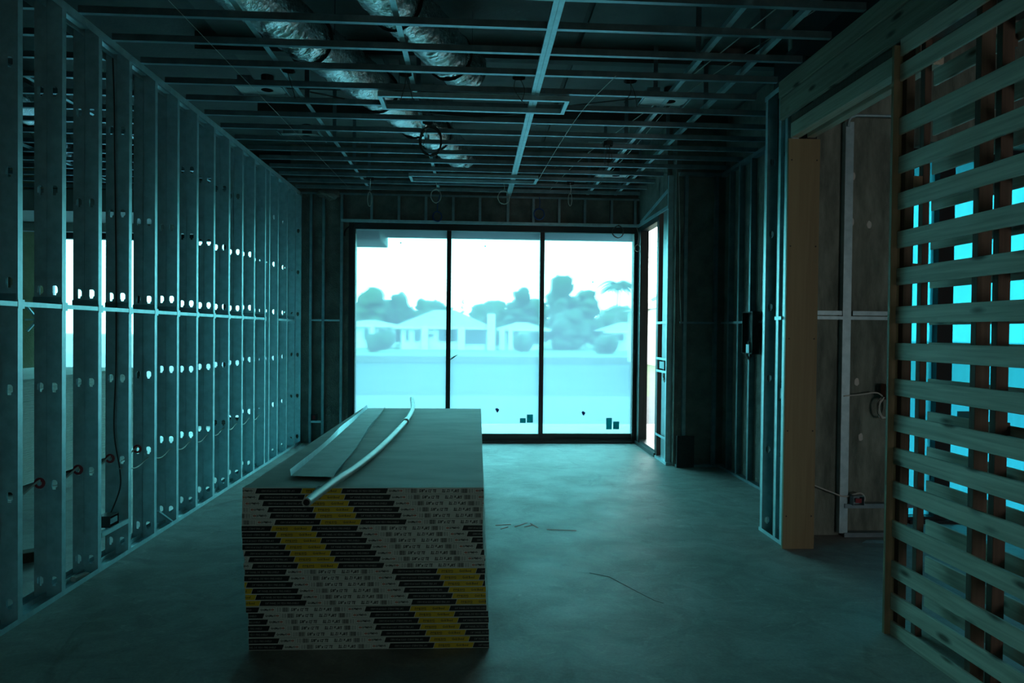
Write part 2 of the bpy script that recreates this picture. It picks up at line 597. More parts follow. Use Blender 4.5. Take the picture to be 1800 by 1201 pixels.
# deck panels that can be told apart between the framing
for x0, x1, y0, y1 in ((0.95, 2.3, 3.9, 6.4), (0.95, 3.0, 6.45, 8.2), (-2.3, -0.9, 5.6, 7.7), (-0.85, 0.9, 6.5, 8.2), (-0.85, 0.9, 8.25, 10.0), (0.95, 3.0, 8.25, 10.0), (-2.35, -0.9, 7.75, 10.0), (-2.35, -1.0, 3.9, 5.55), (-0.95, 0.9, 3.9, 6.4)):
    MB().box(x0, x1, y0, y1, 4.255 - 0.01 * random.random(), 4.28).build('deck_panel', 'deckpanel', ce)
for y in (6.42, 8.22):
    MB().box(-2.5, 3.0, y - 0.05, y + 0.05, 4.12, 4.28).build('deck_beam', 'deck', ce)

# ------------------------------------------------------------------ left stud wall
HOLES = [0.095, 0.68, 1.268, 1.852, 2.451, 3.042]


def hole_poly(cx, cz, w=0.036, h=0.058):
    a, b = w / 2, h / 2
    return [(cx, cz + b), (cx - a * 0.6, cz + b * 0.92), (cx - a, cz + b * 0.55), (cx - a, cz - b * 0.45), (cx - a * 0.5, cz - b * 0.6), (cx - a * 0.5, cz - b),
            (cx, cz - b), (cx + a * 0.5, cz - b), (cx + a * 0.5, cz - b * 0.6), (cx + a, cz - b * 0.45), (cx + a, cz + b * 0.55), (cx + a * 0.6, cz + b * 0.92)]


_studcache = {}


def stud_mesh(depth, H=CEIL, flange=0.041, holes=tuple(HOLES), key=None):
    """C stud: web in the XZ plane at y=0 from x=-depth to 0 with keyhole punch-outs, flanges running back in +y"""
    k = (depth, H, flange, holes)
    if k in _studcache:
        return _studcache[k]
    mb = MB()
    cx = -depth / 2
    hw = 0.024
    P = lambda x, z: (x, 0, z)
    for x0, x1 in ((-depth, cx - hw), (cx + hw, 0)):
        mb.poly([P(x0, 0), P(x1, 0), P(x1, H), P(x0, H)])
    z = 0
    for h in sorted(holes):
        lo, hi = max(z + 0.001, h - 0.04), h + 0.04
        mb.poly([P(cx - hw, z), P(cx + hw, z), P(cx + hw, lo), P(cx - hw, lo)])
        hp = hole_poly(cx, h)
        mb.poly([P(cx - hw, lo), P(cx, lo)] + [P(*q) for q in hp[6::-1]] + [P(cx, hi), P(cx - hw, hi)])
        mb.poly([P(cx, lo), P(cx + hw, lo), P(cx + hw, hi), P(cx, hi)] + [P(*hp[0])] + [P(*q) for q in hp[11:5:-1]])
        z = hi
    mb.poly([P(cx - hw, z), P(cx + hw, z), P(cx + hw, H), P(cx - hw, H)])
    t = 0.0012
    mb.box(-t, 0, 0, flange, 0, H)
    mb.box(-depth, -depth + t, 0, flange, 0, H)
    mb.box(-0.011, -t, flange - t, flange, 0, H)
    mb.box(-depth + t, -depth + 0.011, flange - t, flange, 0, H)
    me = mb.mesh('metal_stud', 'galv')
    _studcache[k] = me
    return me


wl = empty('wall_left', (XL, 0, 0), kind=ST)
studY = [3.965 + 0.4064 * i - 0.041 for i in range(-3, 12)] + [8.565, 8.93, 9.36, 9.78, 10.13]
for i, y in enumerate(studY):
    flip = (i % 5 == 3)
    hs = tuple(h + (0.0 if not flip else 0.02) for h in HOLES)
    if i in (7, 8, 13):
        hs = tuple(h for h in hs if not 2.9 < h)
    link('metal_stud', stud_mesh(0.089, holes=hs), (XL, y, 0), wl)
    link('metal_stud', stud_mesh(0.072, holes=hs), (XL - 0.092, y + 0.004, 0), wl)
for x0, x1 in ((XL - 0.09, XL + 0.001), (XL - 0.167, XL - 0.092)):
    for nm, z0, z1, zf in (('bottom_track', 0, 0.002, 0.032), ('top_track', CEIL, CEIL + 0.002, CEIL - 0.05)):
        mb = MB().box(x0, x1, 2.6, 10.2, z0, z1)
        a, b = min(z0, zf), max(z1, zf)
        mb.box(x0 - 0.001, x0, 2.6, 10.2, a, b).box(x1, x1 + 0.001, 2.6, 10.2, a, b)
        mb.build(nm, 'galv', wl)
for a, b in zip(studY, studY[1:]):
    if b - a < 0.3 or b > 9.9 or (8.5 < a < 8.6):
        continue
    mb = MB().box(XL - 0.012, XL + 0.004, a + 0.043, b + 0.01, 1.742, 1.768)
    mb.box(XL - 0.012, XL + 0.006, b - 0.006, b + 0.05, 1.73, 1.78)
    mb.build('bridging_bar', 'galv', wl)
    mb = MB().box(XL - 0.165, XL - 0.004, b - 0.006, b - 0.002, 1.768, 1.812)
    mb.build('bridging_clip', 'galvdull', wl)
# added plates standing for the lit, glinting bits of the top track flange
for y in studY[2:]:
    mb = MB().box(XL - 0.06, XL - 0.02, y + 0.06, y + 0.30, CEIL - 0.045, CEIL - 0.042)
    mb.build('flange_glint', 'galv', wl)
# low backing bar for the outlet
mb = MB().box(XL - 0.004, XL + 0.003, 4.78, 5.16, 0.225, 0.255).box(XL - 0.03, XL - 0.004, 4.78, 5.16, 0.252, 0.256)
mb.build('backing_bar', 'galv', wl)
for y in (3.924, 4.33, 4.737, 5.143, 5.55):
    mb = MB()
    for k in range(14):
        a0, a1 = 2 * math.pi * k / 14, 2 * math.pi * (k + 1) / 14
        c = (XL - 0.128, 0.69)
        pr = [(math.cos(a), math.sin(a)) for a in (a0, a1)]
        for yy in (y - 0.006,):
            mb.poly([(c[0] + pr[0][0] * 0.016, yy, c[1] + pr[0][1] * 0.016), (c[0] + pr[1][0] * 0.016, yy, c[1] + pr[1][1] * 0.016),
                     (c[0] + pr[1][0] * 0.034, yy + 0.004, c[1] + pr[1][1] * 0.034), (c[0] + pr[0][0] * 0.034, yy + 0.004, c[1] + pr[0][1] * 0.034)])
    mb.build('grommet', 'redplastic', wl)

# ------------------------------------------------------------------ sliding glass doors
def sliding_door(name, x0, x1, y, panels, z0, z1, filmkey, fr='alu', top=0.09):
    """panels: list of (left, right) glass edges; the frame fills the rest"""
    r = empty(name, ((x0 + x1) / 2, y, 0), kind=ST)
    gl, gr = panels[0][0], panels[-1][1]
    mb = MB()
    mb.box(x0, gl, y - 0.07, y + 0.07, 0, z1 + top).box(gr, x1, y - 0.07, y + 0.07, 0, z1 + top)
    mb.box(gl, gr, y - 0.07, y + 0.07, z1, z1 + top)
    mb.box(gl, gr, y - 0.07, y + 0.07, 0, 0.055)
    mb.box(gl, gr, y - 0.1, y - 0.07, 0, 0.028)
    mb.box(gl - 0.03, gl - 0.02, y - 0.085, y - 0.07, 0, z1 + top).box(gr + 0.05, gr + 0.065, y - 0.085, y - 0.07, 0, z1 + top)
    mb.build('frame', fr, r)
    for k, (a, b) in enumerate(panels):
        yo = y + (-0.025 if k % 2 else 0.012)
        MB().box(a, b, yo - 0.02, yo + 0.02, 0.055, z0).build('bottom_rail', fr, r)
        if k:
            pa = panels[k - 1][1]
            MB().box(pa, a, y - 0.055, y + 0.05, 0.055, z1).build('mullion', fr, r)
        mb = MB()
        mb.poly([(a, yo, z0), (b, yo, z0), (b, yo, z1), (a, yo, z1)], 0)
        mb.build('pane', filmkey, r)
        mb = MB().box(a, b, yo + 0.004, yo + 0.012, z0, z1)
        mb.build('glass', 'glass', r)
    return r


door = sliding_door('door_1', -1.80, 2.52, 10.2, [(-1.708, -0.398), (-0.334, 0.962), (1.026, 2.345)], 0.136, 3.088, 'film')
# packers and torn corner film
MB().tube(spline([(-1.86, 10.12, 2.98), (-1.85, 10.12, 3.06), (-1.78, 10.12, 3.12), (-1.66, 10.12, 3.15), (-1.5, 10.12, 3.16)], 5), 0.012, 6).build('torn_tape', 'strap', door)


def flat(name, px, py, sx, sy, key, y=10.165, shape=None):
    c = at(px, py, y)
    mb = MB()
    mb.box(c.x - sx / 2, c.x + sx / 2, y - 0.003, y, c.z - sy / 2, c.z + sy / 2)
    return mb


for px, py, sx, sy in ((919, 739.5, 0.085, 0.07), (931.5, 736, 0.09, 0.12), (1070.5, 745, 0.085, 0.17), (1083, 748, 0.09, 0.115)):
    flat('sticker', px, py, sx, sy, 'sticker').build('sticker', 'stickerfilm', door)
for px, py in ((874, 721.5), (1025.5, 727)):
    c = at(px, py, 10.16)
    mb = MB()
    o = [(-0.03, 0.02), (-0.005, 0.035), (0.03, 0.012), (0.02, -0.012), (0.005, -0.035), (-0.012, -0.02)]
    mb.poly([(c.x + a, 10.16, c.z + b) for a, b in o])
    mb.build('film_tab', 'bluetab', door)
c = at(798, 628, 10.15)
mb = MB()
mb.poly([(c.x - 0.07, 10.15, c.z - 0.045), (c.x - 0.03, 10.15, c.z - 0.03), (c.x + 0.07, 10.15, c.z + 0.045), (c.x - 0.01, 10.15, c.z + 0.01)])
mb.build('film_scrap', 'sticker', door)
mb = MB()
for px, py in ((704.5, 427), (853, 433), (1042, 496)):
    c = at(px, py, 10.16)
    mb.ball(c, 0.011, 0.004, 0.011, 6, 4)
mb.build('fleck', 'ink', door)

door2 = sliding_door('door_2', -7.1, -2.62, 12.0, [(-7.0, -5.62), (-5.56, -4.2), (-4.14, -2.72)], 0.136, 3.1, 'film')
door3 = sliding_door('door_3', 3.69, 6.72, 5.9, [(3.79, 4.03), (4.17, 5.40), (5.48, 6.6)], 0.05, 3.16, 'filmblue')
c = at(1688, 735, 5.86)
MB().box(c.x - 0.03, c.x + 0.17, 5.84, 5.86, c.z - 0.09, c.z + 0.06).build('sticker', 'sticker', door3)
MB().box(4.9, 6.6, 5.72, 5.78, 1.28, 1.33).build('guard_rail', 'galvdull', door3)

# ------------------------------------------------------------------ back wall with header cripples
wb = empty('wall_back', (0, 10.2, 0), kind=ST)
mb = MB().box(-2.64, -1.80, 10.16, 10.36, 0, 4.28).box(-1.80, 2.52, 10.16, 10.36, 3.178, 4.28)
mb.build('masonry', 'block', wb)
mb = MB().box(-1.9, 2.42, 10.06, 10.15, 3.18, 3.183).box(-1.9, 2.42, 10.058, 10.06, 3.18, 3.215)
mb.build('header_track', 'galv', wb)
mb = MB().box(-2.47, 2.5, 10.06, 10.15, CEIL - 0.002, CEIL).box(-2.47, 2.5, 10.058, 10.06, CEIL - 0.03, CEIL)
mb.build('top_track', 'galvdull', wb)
for x in (-1.47, -1.084, -0.699, -0.307, 0.076, 0.479, 0.851, 1.225, 1.6, 1.994, 2.339):
    mb = MB().box(x - 0.018, x + 0.018, 10.06, 10.062, 3.2, CEIL).box(x - 0.018, x - 0.016, 10.062, 10.12, 3.2, CEIL).box(x + 0.016, x + 0.018, 10.062, 10.12, 3.2, CEIL)
    mb.build('cripple_stud', 'galvdull', wb)
for x in (-2.328, -2.151, -1.895):
    mb = MB().box(x - 0.018, x + 0.018, 10.08, 10.082, 0, CEIL).box(x - 0.018, x - 0.016, 10.082, 10.15, 0, CEIL).box(x + 0.016, x + 0.018, 10.082, 10.15, 0, CEIL)
    mb.build('furring_stud', 'galvdull', wb)
for a, b in ((-2.31, -2.17), (-2.13, -1.915)):
    MB().box(a, b, 10.07, 10.1, 1.755, 1.78).build('bridging_bar', 'galv', wb)
MB().box(-2.31, -2.17, 10.07, 10.1, 0.30, 0.33).build('backing_bar', 'galv', wb)
# crumpled packing left above the corner
tag(MB().ball((-2.05, 10.0, 3.55), 0.16, 0.05, 0.07, 10, 6, 0.5, seed=3).build('paper_wad', 'block', origin=(0, 0, 0)), 'small crumpled pale packing stuffed above the left corner of the glass wall', 'packing')

# left room: back wall and outer wall
wl2 = empty('wall_far_left', (-7.5, 12, 0), kind=ST)
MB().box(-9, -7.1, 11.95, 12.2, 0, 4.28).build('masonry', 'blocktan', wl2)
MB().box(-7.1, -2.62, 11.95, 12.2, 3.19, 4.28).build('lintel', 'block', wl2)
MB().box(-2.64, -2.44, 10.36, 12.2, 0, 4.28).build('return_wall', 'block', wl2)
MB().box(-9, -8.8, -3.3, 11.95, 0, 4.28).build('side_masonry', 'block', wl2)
mb = MB()
mb.box(-7.62, -7.52, 11.75, 11.95, 0, 3.4)
mb.build('dark_post', 'brownstud', wl2)
mb = MB()
k0 = at(52, 562, 11.7)
for a, b in (((45, 562), (68, 562)), ((48, 540), (66, 562)), ((48, 582), (66, 562))):
    mb.bar(at(*a, 11.7), at(*b, 11.7), 0.035, 0.03)
mb.build('knee_brace', 'galv', wl2)

# ------------------------------------------------------------------ right side: alcove, end wall, side window
wr = empty('wall_right', (XR, 0, 0), kind=ST)
# masonry: return at Y 8.4, alcove side at X 3.07, concrete of the right room at Y 5.5
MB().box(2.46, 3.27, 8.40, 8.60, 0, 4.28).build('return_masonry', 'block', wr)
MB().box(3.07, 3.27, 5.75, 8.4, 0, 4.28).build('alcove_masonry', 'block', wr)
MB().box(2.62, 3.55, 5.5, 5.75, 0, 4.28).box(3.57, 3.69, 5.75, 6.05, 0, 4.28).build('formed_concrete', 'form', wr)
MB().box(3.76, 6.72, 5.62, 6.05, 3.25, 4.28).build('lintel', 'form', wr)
for X0, Y0 in ((2.57, 8.38), (2.946, 8.38)):
    mb = MB().box(X0 - 0.02, X0 + 0.02, 8.34, 8.342, 0.02, CEIL).box(X0 - 0.02, X0 - 0.018, 8.342, 8.4, 0.02, CEIL).box(X0 + 0.018, X0 + 0.02, 8.342, 8.4, 0.02, CEIL)
    mb.build('furring_stud', 'galvdull', wr)
MB().box(2.5, 2.95, 8.33, 8.345, 1.75, 1.775).build('bridging_bar', 'galvdull', wr)
for y in (6.3, 6.7, 7.1, 7.47, 7.8, 8.1):
    mb = MB().box(3.01, 3.012, y - 0.02, y + 0.02, 0.02, CEIL).box(3.012, 3.07, y - 0.02, y - 0.018, 0.02, CEIL).box(3.012, 3.07, y + 0.018, y + 0.02, 0.02, CEIL)
    mb.build('furring_stud', 'galvdull', wr)
MB().box(2.998, 3.01, 6.3, 8.3, 1.75, 1.775).build('bridging_bar', 'galvdull', wr)
for a in ((3.0, 3.07, 5.8, 8.4), (2.48, 3.0, 8.33, 8.4)):
    MB().box(*a, CEIL - 0.04, CEIL).build('top_track', 'galvdull', wr)
    MB().box(*a, 0, 0.03).build('bottom_track', 'galvdull', wr)
# end wall between alcove and doorway: studs with their flanges to the room
for y in (5.60, 5.345, 5.232):
    o = link('metal_stud', stud_mesh(0.089), (XR + 0.02 + 0.089, y, 0), wr)
for nm, z0, z1 in (('bottom_track', 0, 0.03), ('top_track', CEIL - 0.04, CEIL)):
    MB().box(XR + 0.018, XR + 0.02, 5.2, 5.66, z0, z1).build(nm, 'galv', wr)
MB().box(XR + 0.008, XR + 0.02, 5.27, 5.39, 1.745, 1.772).build('bridging_bar', 'galv', wr)
MB().box(2.50, 2.60, 5.19, 5.75, 0, 3.9).build('dark_sheathing', 'darkpanel', wr)
MB().cbox(2.36, 2.605, 5.145, 5.17, 0, 3.11, 0.002, 'z').build('jamb_board', 'ply', wr)
for z in (0.25, 0.9, 1.6, 2.3, 2.95):
    for x in (2.385, 2.58):
        MB().ball((x, 5.144, z), 0.006, 0.002, 0.006, 6, 4).build('nail_head', 'ink', wr)
MB().box(2.44, 2.58, -3.1, 1.1, 0, 4.28).build('near_masonry', 'block', wr)
# furring frame on the concrete seen through the doorway
mb = MB().box(2.962, 3.030, 5.44, 5.442, 0.03, 3.34).box(2.962, 2.964, 5.442, 5.5, 0.03, 3.34).box(3.028, 3.03, 5.442, 5.5, 0.03, 3.34)
mb.build('furring_stud', 'galv', wr)
mb = MB().box(2.62, 3.5, 5.425, 5.44, 1.755, 1.782).box(2.62, 2.95, 5.43, 5.434, 1.79, 1.825).box(3.04, 3.5, 5.43, 5.434, 1.79, 1.825)
mb.build('bridging_bar', 'galv', wr)
for z in (0.0, 0.235):
    MB().box(3.0, 3.6, 5.43, 5.5, z, z + 0.035).build('bottom_track', 'galvdull', wr)
MB().tube(spline([(2.975, 5.43, 3.30), (2.985, 5.43, 3.355), (3.02, 5.43, 3.38), (3.1, 5.43, 3.39), (3.6, 5.43, 3.39)], 5), 0.012, 8).build('flexible_conduit', 'galv', wr, smooth=True)
for x, z in ((3.055, 2.55), (3.20, 2.53), (3.06, 2.92), (3.12, 1.25), (3.16, 0.8)):
    MB().ball((x, 5.498, z), 0.02, 0.003, 0.032, 10, 6, 0.3, seed=x * 9).build('patch', 'coping', wr)

# side window in the short return beside the glass wall
w2 = empty('window_2', (2.45, 9.5, 0), kind=ST)
mb = MB().box(2.40, 2.52, 9.02, 10.12, 0, 0.09).box(2.38, 2.40, 9.02, 10.12, 0, 0.05).box(2.40, 2.52, 9.02, 10.12, 3.1, 3.2)
mb.box(2.40, 2.52, 9.96, 10.13, 0.09, 3.1).box(2.40, 2.52, 9.0, 9.06, 0.09, 3.1).box(2.385, 2.40, 9.90, 9.93, 0.05, 3.1)
mb.build('frame', 'alugrey', w2)
MB().box(2.46, 2.468, 9.06, 9.96, 0.09, 3.1).build('pane', 'glass', w2)
MB().box(2.40, 2.52, 8.6, 10.2, 3.2, 4.28).build('lintel', 'block', w2)
MB().box(2.385, 2.395, 8.5, 10.1, 3.17, 3.215).build('header_track', 'galv', w2)
mb = MB().bar((2.39, 8.55, 3.40), (2.39, 9.95, 3.22), 0.004, 0.05)
mb.build('diagonal_strap', 'galv', w2)
mb = MB().box(2.395, 2.397, 8.52, 8.54, 0, CEIL).box(2.397, 2.48, 8.52, 8.522, 0, CEIL).box(2.395, 2.397, 8.54, 8.56, 0, CEIL)
mb.build('jamb_stud', 'galv', w2)
MB().box(2.43, 2.432, 8.56, 8.86, 0, CEIL).build('jamb_sheet', 'galvdull', w2)
MB().box(2.40, 2.432, 8.96, 9.0, 0, CEIL).build('jamb_stud', 'darkbox', w2)
for z in (0.30, 1.13, 1.29, 1.75):
    MB().box(2.390, 2.394, 8.5, 8.99, z, z + 0.03).build('backing_bar', 'galv', w2)
MB().box(2.385, 2.48, 8.45, 9.0, 0, 0.03).build('bottom_track', 'galv', w2)

# walls that close the rooms behind the camera
we = empty('wall_rear', (0, -3.2, 0), kind=ST)
for a in ((-9, 0.7, 0, 4.28), (2.3, 3.9, 0, 4.28), (5.0, 8, 0, 4.28), (0.7, 2.3, 2.3, 4.28), (3.9, 5.0, 2.0, 4.28), (3.9, 5.0, 0, 0.9)):
    MB().box(a[0], a[1], -3.3, -3.1, a[2], a[3]).build('masonry', 'block', we)
sliding_door('door_4', 0.7, 2.3, -3.2, [(0.8, 1.47), (1.53, 2.2)], 0.1, 2.2, 'filmpale')
wo = empty('wall_far_right', (7, 1, 0), kind=ST)
MB().box(6.72, 6.95, -3.3, 6.05, 0, 4.28).build('masonry', 'form', wo)

# ------------------------------------------------------------------ ceiling framing
cf = empty('ceiling_framing', (0, 7, CEIL), kind=ST)


def joist_mesh(x0, x1, h=0.045, fw=0.034):
    mb = MB().box(x0, x1, 0, 0.0012, 0, h)
    mb.box(x0, x1, 0.0012, fw, 0, 0.0012).box(x0, x1, 0.0012, fw, h - 0.0012, h)
    mb.box(x0, x1, fw - 0.001, fw, 0.0012, 0.009)
    return mb.mesh('ceiling_joist', 'galvdull')


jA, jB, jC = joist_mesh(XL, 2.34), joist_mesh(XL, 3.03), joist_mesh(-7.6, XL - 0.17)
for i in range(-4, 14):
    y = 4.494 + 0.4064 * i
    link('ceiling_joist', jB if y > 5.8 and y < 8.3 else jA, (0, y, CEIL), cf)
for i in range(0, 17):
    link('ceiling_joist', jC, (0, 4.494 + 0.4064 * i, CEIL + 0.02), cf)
# double runner hung under the joists
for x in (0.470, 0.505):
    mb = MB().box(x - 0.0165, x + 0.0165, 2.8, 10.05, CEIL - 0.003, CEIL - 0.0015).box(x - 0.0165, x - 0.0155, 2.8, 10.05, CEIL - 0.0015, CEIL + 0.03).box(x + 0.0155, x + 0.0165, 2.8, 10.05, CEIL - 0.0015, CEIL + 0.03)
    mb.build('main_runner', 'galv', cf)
for x in (-1.49, -0.51, 1.64, 2.05, -3.6, -5.0, -6.4):
    mb = MB().box(x - 0.019, x + 0.019, 2.8, 10.1 if x > -2.5 else 11.9, CEIL + 0.047, CEIL + 0.049).box(x - 0.019, x - 0.018, 2.8, 10.1 if x > -2.5 else 11.9, CEIL + 0.049, CEIL + 0.085)
    mb.build('carrying_channel', 'galv', cf)
    for k in range(5):
        y = 4.9 + 1.22 * k + 0.3 * (x % 1)
        MB().box(x - 0.02, x + 0.02, y - 0.002, y + 0.002, CEIL + 0.05, 4.28).build('hanger_strap', 'galvdull', cf)
for X0, X1, Y0, Y1 in ((-0.80, 0.775, 5.75, 6.11), (-0.82, 0.79, 8.68, 9.02)):
    z0, z1 = CEIL - 0.045, CEIL - 0.006
    for nm, b in (('frame_rail', (X0, X1, Y0, Y0 + 0.036)), ('frame_rail', (X0, X1, Y1 - 0.036, Y1)), ('frame_end', (X0, X0 + 0.036, Y0 + 0.036, Y1 - 0.036)), ('frame_end', (X1 - 0.036, X1, Y0 + 0.036, Y1 - 0.036))):
        pass
    r = empty('light_frame', ((X0 + X1) / 2, (Y0 + Y1) / 2, z0),
              'long rectangular metal light frame under the joists, ' + ('nearer and wider-looking of the two' if Y0 < 7 else 'farther one, closest to the glass wall'), 'frame', 'light frames under the ceiling joists')
    for nm, b in (('frame_rail', (X0, X1, Y0, Y0 + 0.036)), ('frame_rail', (X0, X1, Y1 - 0.036, Y1)), ('frame_end', (X0, X0 + 0.036, Y0 + 0.036, Y1 - 0.036)), ('frame_end', (X1 - 0.036, X1, Y0 + 0.036, Y1 - 0.036))):
        x0, x1, y0, y1 = b
        mb = MB().box(x0, x1, y0, y1, z0, z0 + 0.0015)
        if nm == 'frame_rail':
            mb.box(x0, x1, y0, y0 + 0.0015, z0, z1).box(x0, x1, y1 - 0.0015, y1, z0, z1)
        else:
            mb.box(x0, x0 + 0.0015, y0, y1, z0, z1).box(x1 - 0.0015, x1, y0, y1, z0, z1)
            mb.box(x0, x1, y0 - 0.03, y0 + 0.05, z0 - 0.0015, z0)
        mb.build(nm, 'galv', r)


# ------------------------------------------------------------------ drywall stack in the middle of the room
W, SL, BH = 1.2192, 3.6576, 0.03185
PER = 1.196


def text_tris(s, size, shear=0.0, bold=0.0):
    cu = D.curves.new('t', 'FONT')
    cu.body = s
    cu.size = size
    cu.shear = shear
    cu.offset = bold
    cu.resolution_u = 1
    cu.fill_mode = 'FRONT'
    o = D.objects.new('t', cu)
    COL.objects.link(o)
    dg = bpy.context.evaluated_depsgraph_get()
    ev = o.evaluated_get(dg)
    me = ev.to_mesh()
    me.calc_loop_triangles()
    vs = [(v.co.x, v.co.y) for v in me.vertices]
    tr = [[vs[i] for i in t.vertices] for t in me.loop_triangles]
    ev.to_mesh_clear()
    D.objects.remove(o)
    D.curves.remove(cu)
    xs = [p[0] for t in tr for p in t]
    ys = [p[1] for t in tr for p in t]
    x0, x1, y0, y1 = min(xs), max(xs), min(ys), max(ys)
    return [[(p[0] - x0, p[1] - y0) for p in t] for t in tr], x1 - x0, y1 - y0


def fit(s, x0, x1, z0, z1, flip=False, shear=0.2, bold=0.0):
    """triangles of a line of print scaled into a rectangle (turned upside down when flip)"""
    tr, w_, h_ = text_tris(s, 1.0, shear, bold)
    out = []
    for t in tr:
        q = [(x0 + p[0] / w_ * (x1 - x0), z0 + p[1] / h_ * (z1 - z0)) for p in t]
        if flip:
            q = [(x0 + x1 - a, z0 + z1 - b) for a, b in q]
        out.append(q)
    return out


def label_period():
    """one repeat of the printed end tape: list of (layer, material, polygon) in metres, starting at the yellow band"""
    H = BH - 0.0012
    P = []
    sk = 0.010     # slanted ends

    def para(x0, x1, z0, z1, m, layer):
        P.append((layer, m, [(x0, z0), (x1, z0), (x1 + sk * (z1 - z0) / H, z1), (x0 + sk * (z1 - z0) / H, z1)]))

    y1, b1, wh, b0 = 0.203, 0.203 + 0.229, 0.203 + 0.229 + 0.537, PER
    e = 0.0022
    # yellow | black panel text | white | black board text
    para(0.002, y1 - 0.002, e, H - e, 2, 1)
    para(y1, b1, e, H - e, 1, 1)
    para(wh, b0 - 0.001, e, H - e, 1, 1)
    tx = []
    zc0, zc1 = 0.009, 0.021
    tx += [(3, t) for t in fit('Gold Bond', 0.118, 0.180, zc0, zc1 + 0.001, False, 0.1, 0.02)]
    tx += [(3, t) for t in fit('Gold Bond', 0.028, 0.088, zc0 - 0.001, zc1, True, 0.1, 0.02)]
    P.append((2, 3, [(0.03, 0.0065), (0.088, 0.0065), (0.088, 0.0078), (0.03, 0.0078)]))
    tx += [(5, t) for t in fit('5/8" PANEL DE YESO FIRE-SHIELD', y1 + 0.03, b1 - 0.03, 0.010, 0.020, False, 0.1)]
    tx += [(5, t) for t in fit('5/8" FIRE-SHIELD GYPSUM BOARD', wh + 0.03, b0 - 0.03, 0.010, 0.020, True, 0.1)]
    o = b1
    k = 0.00043
    # white band: boxed name with arrow, rules, bar code, size - then the same turned upside down
    for flip in (False, True):
        def X(a):
            return o + a if not flip else o + 0.537 - a
        def rect(x0, x1, z0, z1, m):
            if flip:
                z0, z1 = H - z1, H - z0
            xa, xb = sorted((X(x0), X(x1)))
            P.append((2, m, [(xa, z0), (xb, z0), (xb, z1), (xa, z1)]))
        for z in (0.004, 0.0265):
            rect(0.006, 0.088, z, z + 0.0010, 4)
        rect(0.0060, 0.0070, 0.004, 0.027, 4)
        rect(0.0875, 0.0885, 0.004, 0.027, 4)
        xa, xb = sorted((X(0.012), X(0.066)))
        tx += [(3, t) for t in fit('GridMarX', xa, xb, 0.0095, 0.0215, flip, 0.1, 0.035)]
        c = X(0.074)
        s = -1 if flip else 1
        P.append((2, 6, [(c - 0.008 * s, 0.0125), (c - 0.0015 * s, 0.0125), (c - 0.0015 * s, 0.0185), (c - 0.008 * s, 0.0185)]))
        P.append((2, 6, [(c - 0.0025 * s, 0.008), (c + 0.009 * s, 0.0155), (c - 0.0025 * s, 0.023), (c + 0.001 * s, 0.0155)]))
        for a in (0.097, 0.101, 0.108, 0.112, 0.116):
            rect(a, a + 0.0016, 0.005, 0.026, 4)
        x = 0.124
        rr = random.Random(5)
        while x < 0.156:
            b = rr.choice((0.0007, 0.0012, 0.0018))
            rect(x, x + b, 0.0045, 0.0265, 3)
            x += b + rr.choice((0.0007, 0.0011))
        xa, xb = sorted((X(0.166), X(0.255)))
        tx += [(3, t) for t in fit('5/8" x 12\' TE', xa, xb, 0.0068, 0.0240, flip, 0.22, 0.038)]
    P += [(2, m, t) for m, t in tx]
    return P


def clip(poly, xa, xb):
    for sgn, lim in ((1, xa), (-1, xb)):
        out = []
        for i in range(len(poly)):
            p, q = poly[i], poly[(i + 1) % len(poly)]
            dp, dq = sgn * (p[0] - lim), sgn * (q[0] - lim)
            if dp >= 0:
                out.append(p)
            if dp * dq < 0:
                t = dp / (dp - dq)
                out.append((lim, p[1] + (q[1] - p[1]) * t))
        poly = out
        if len(poly) < 3:
            return []
    return poly


LAB = label_period()
YEL = [526.7, 531.7, 539, 548, 552.5, 561, 475, 483, 490, 498, 508, 515, 523, 768, 774.5, 781, 790, 797.5, 804, 723, 733, 739.5, 744, 753, 760.5, 767.5]
DX = [0, 0.001, 0.0, -0.001, -0.003, -0.002, -0.004, -0.003, -0.001, 0.0, 0.006, 0.012, 0.008, 0.012, 0.010, 0.012, 0.016, 0.016, 0.018, 0.020, 0.030, 0.033, 0.030, 0.034, 0.034, 0.036]
LEFTPX = [425.5] * 6 + [424.5] * 4 + [428, 430, 430] + [431, 431, 432, 433, 434, 434, 436, 441, 442, 442, 442.5, 443, 443]
ORD = ['topmost', 'second', 'third', 'fourth', 'fifth', 'sixth', 'seventh', 'eighth', 'ninth', 'tenth', 'eleventh', 'twelfth', 'thirteenth', 'fourteenth', 'fifteenth', 'sixteenth',
       'seventeenth', 'eighteenth', 'nineteenth', 'twentieth', 'twenty-first', 'twenty-second', 'twenty-third', 'twenty-fourth', 'twenty-fifth']


def sheet_mesh(w_, l_, h_):
    return MB().cbox(0, w_, 0, l_, 0, h_, 0.0022, 'y', 0).mesh('gypsum_sheet', 'paper')


